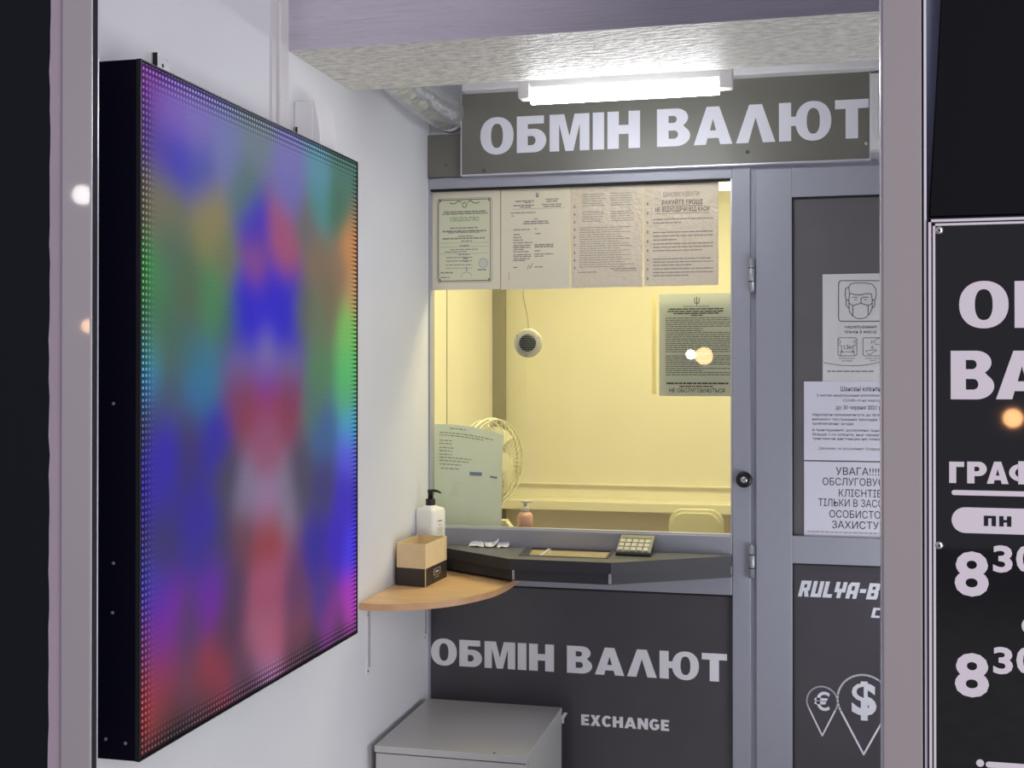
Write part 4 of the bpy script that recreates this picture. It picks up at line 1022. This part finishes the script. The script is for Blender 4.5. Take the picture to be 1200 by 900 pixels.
# desk fan behind the leaning paper
fcn = P(1, 576, 541, .42)
Rf = .148
fn = empty('desk_fan', (fcn.x, .42, 1.0), 'cream desk fan with wire cage partly hidden behind the leaning sheet', 'fan')
ax = Vector((math.cos(math.radians(-35)), math.sin(math.radians(-35)), .05)).normalized()
ax = Vector((.90, -.42, .02)).normalized()
u_ = ax.cross(Vector((0, 0, 1))).normalized(); v_ = ax.cross(u_)
def ringp(off, rad, n=40): return [fcn + ax * off + (u_ * math.cos(2 * math.pi * k / n) + v_ * math.sin(2 * math.pi * k / n)) * rad for k in range(n)]
obj('cage_rim', B().tube(ringp(0, Rf), .0055, 8, closed=True).tube(ringp(.022, Rf * .985), .003, 6, closed=True).tube(ringp(-.03, Rf * .97), .003, 6, closed=True), 'fan', fn)
wr = B()
for k in range(36):
    t = 2 * math.pi * k / 36; d = u_ * math.cos(t) + v_ * math.sin(t)
    wr.tube([fcn + ax * .052 + d * .03, fcn + ax * .045 + d * Rf * .6, fcn + ax * .022 + d * Rf * .985, fcn + d * Rf, fcn - ax * .03 + d * Rf * .97, fcn - ax * .055 + d * Rf * .6, fcn - ax * .06 + d * .04], .0011, 4, caps=False)
wo = obj('cage_wires', wr, 'fan', fn)
obj('hub', B().tube([fcn + ax * .048, fcn + ax * .058], .032, 20), 'fan', fn)
obj('motor', B().tube([fcn - ax * .06, fcn - ax * .13, fcn - ax * .15], [.045, .042, .02], 20), 'fan', fn)
for k in range(3):
    t0 = 2 * math.pi * k / 3 + .4; vs = []
    for i in range(7):
        for j in range(5):
            rad = .03 + (Rf * .82 - .03) * i / 6; t = t0 + (j / 4 - .5) * (.55 + .9 * i / 6)
            vs.append(fcn + ax * (.012 - .022 * (j / 4 - .5) * 1.4) + (u_ * math.cos(t) + v_ * math.sin(t)) * rad)
    obj('blade', B().add(vs, [(i * 5 + j, i * 5 + j + 1, (i + 1) * 5 + j + 1, (i + 1) * 5 + j) for i in range(6) for j in range(4)], True), 'fan', fn)
ms = fcn - ax * .10
obj('stand', B().tube([(ms.x, ms.y, ms.z - .03), (ms.x, ms.y, .80)], .012, 12), 'fan', fn)
obj('stand_base', B().lathe((ms.x, ms.y, .765), [(.085, 0), (.085, .012), (.05, .025), (.014, .035)], 28), 'fan', fn)
# desk inside the booth carrying the fan
dk = empty('booth_desk', (.3, .38, .01), 'narrow cream desk inside the booth behind the window', 'desk')
obj('desk_top', bx(-.15, .50, .16, .62, .735, .765), 'inner', dk)
for x_, yy in ((-.14, .17), (.46, .17), (-.14, .58), (.46, .58)): obj('leg', bx(x_, x_ + .03, yy, yy + .03, .01, .735), 'innerpost', dk)
# small white block beside the paper
wb = P(1, 591, 617, .11)
b = B().box(wb.x - .012, wb.x + .010, .09, .13, 1.1003, 1.128).prism([[(wb.x + .010, 1.1003), (wb.x + .030, 1.1003), (wb.x + .010, 1.124)]], 1, .09, .13)
tag(obj('card_holder', b, 'cream', bevel=.001), 'small cream wedge block at the foot of the leaning sheet', 'holder')
# pink dispenser
pd = P(1, 615.5, 610, .12)
pk = empty('soap_dispenser', (pd.x, .12, 1.10), 'small clear bottle of pink gel with white pump standing inside the window', 'bottle')
obj('body', B().lathe((pd.x, .12, 1.1003), [(.022, 0), (.024, .004), (.024, .040), (.019, .050), (.012, .054)], 24), 'pink', pk)
obj('pump_collar', B().lathe((pd.x, .12, 1.155), [(.013, 0), (.013, .014), (.006, .017)], 18), 'white', pk)
obj('pump_head', B().lathe((pd.x, .12, 1.17), [(.005, 0), (.005, .012), (.013, .014), (.013, .020), (.008, .022)], 18).tube([(pd.x, .12, 1.187), (pd.x + .02, .118, 1.187), (pd.x + .024, .118, 1.183)], .003, 8), 'white', pk)
# plastic chair back
ch0 = P(1, 783, 620, .72); ch1 = P(1, 847, 620, .72); cz1 = P(1, 815, 597.5, .74).z
cx_ = (ch0.x + ch1.x) / 2; hw_ = (ch1.x - ch0.x) / 2
chr_ = empty('plastic_chair', (cx_, .95, .01), 'cream plastic chair with rounded back, seen low at the right of the window', 'chair')
def chairback(hw2, zt2, z0_, rc, y0_, y1_):
    pts = [(cx_ - hw2, z0_)] + arc(cx_ - hw2 + rc, zt2 - rc, rc, rc, 180, 90, 8) + arc(cx_ + hw2 - rc, zt2 - rc, rc, rc, 90, 0, 8) + [(cx_ + hw2, z0_)]
    return B().prism([pts], 1, y0_, y1_)
obj('backrest', chairback(hw_, cz1, .50, .05, .745, .775), 'cream', chr_, bevel=.009)
obj('backrest_pad', chairback(hw_ - .014, cz1 - .012, .52, .042, .735, .746), 'cream', chr_, bevel=.004)
obj('seat', bx(cx_ - .2, cx_ + .2, .77, 1.17, .44, .47), 'cream', chr_, bevel=.01)
for sx_ in (-1, 1):
    for yy in (.80, 1.14): obj('leg', B().tube([(cx_ + sx_ * .17, yy, .44), (cx_ + sx_ * .19, yy, .011)], .014, 10), 'steel', chr_)
# booth lamp, its end just visible under the top rail
bl0 = P(1, 843, 219, .40)
blp = empty('booth_lamp', (1.2, .40, bl0.z), 'glowing white lamp inside the booth, top right corner of the window', 'lamp')
obj('glowing_tube', B().tube([(bl0.x, .40, bl0.z), (bl0.x + .55, .40, bl0.z)], .012, 12), 'booth_tube', blp)
for x_ in (bl0.x + .05, bl0.x + .5): obj('hanger', bx(x_, x_ + .004, .398, .402, bl0.z + .03, 2.6), 'steel', blp)
obj('lamp_housing', bx(bl0.x - .01, bl0.x + .56, .385, .415, bl0.z + .012, bl0.z + .035), 'cream', blp)

for o in list(COL.objects):
    if o.name.split('.')[0] in ('printed_text', 'small_print'): o['kind'] = 'stuff'
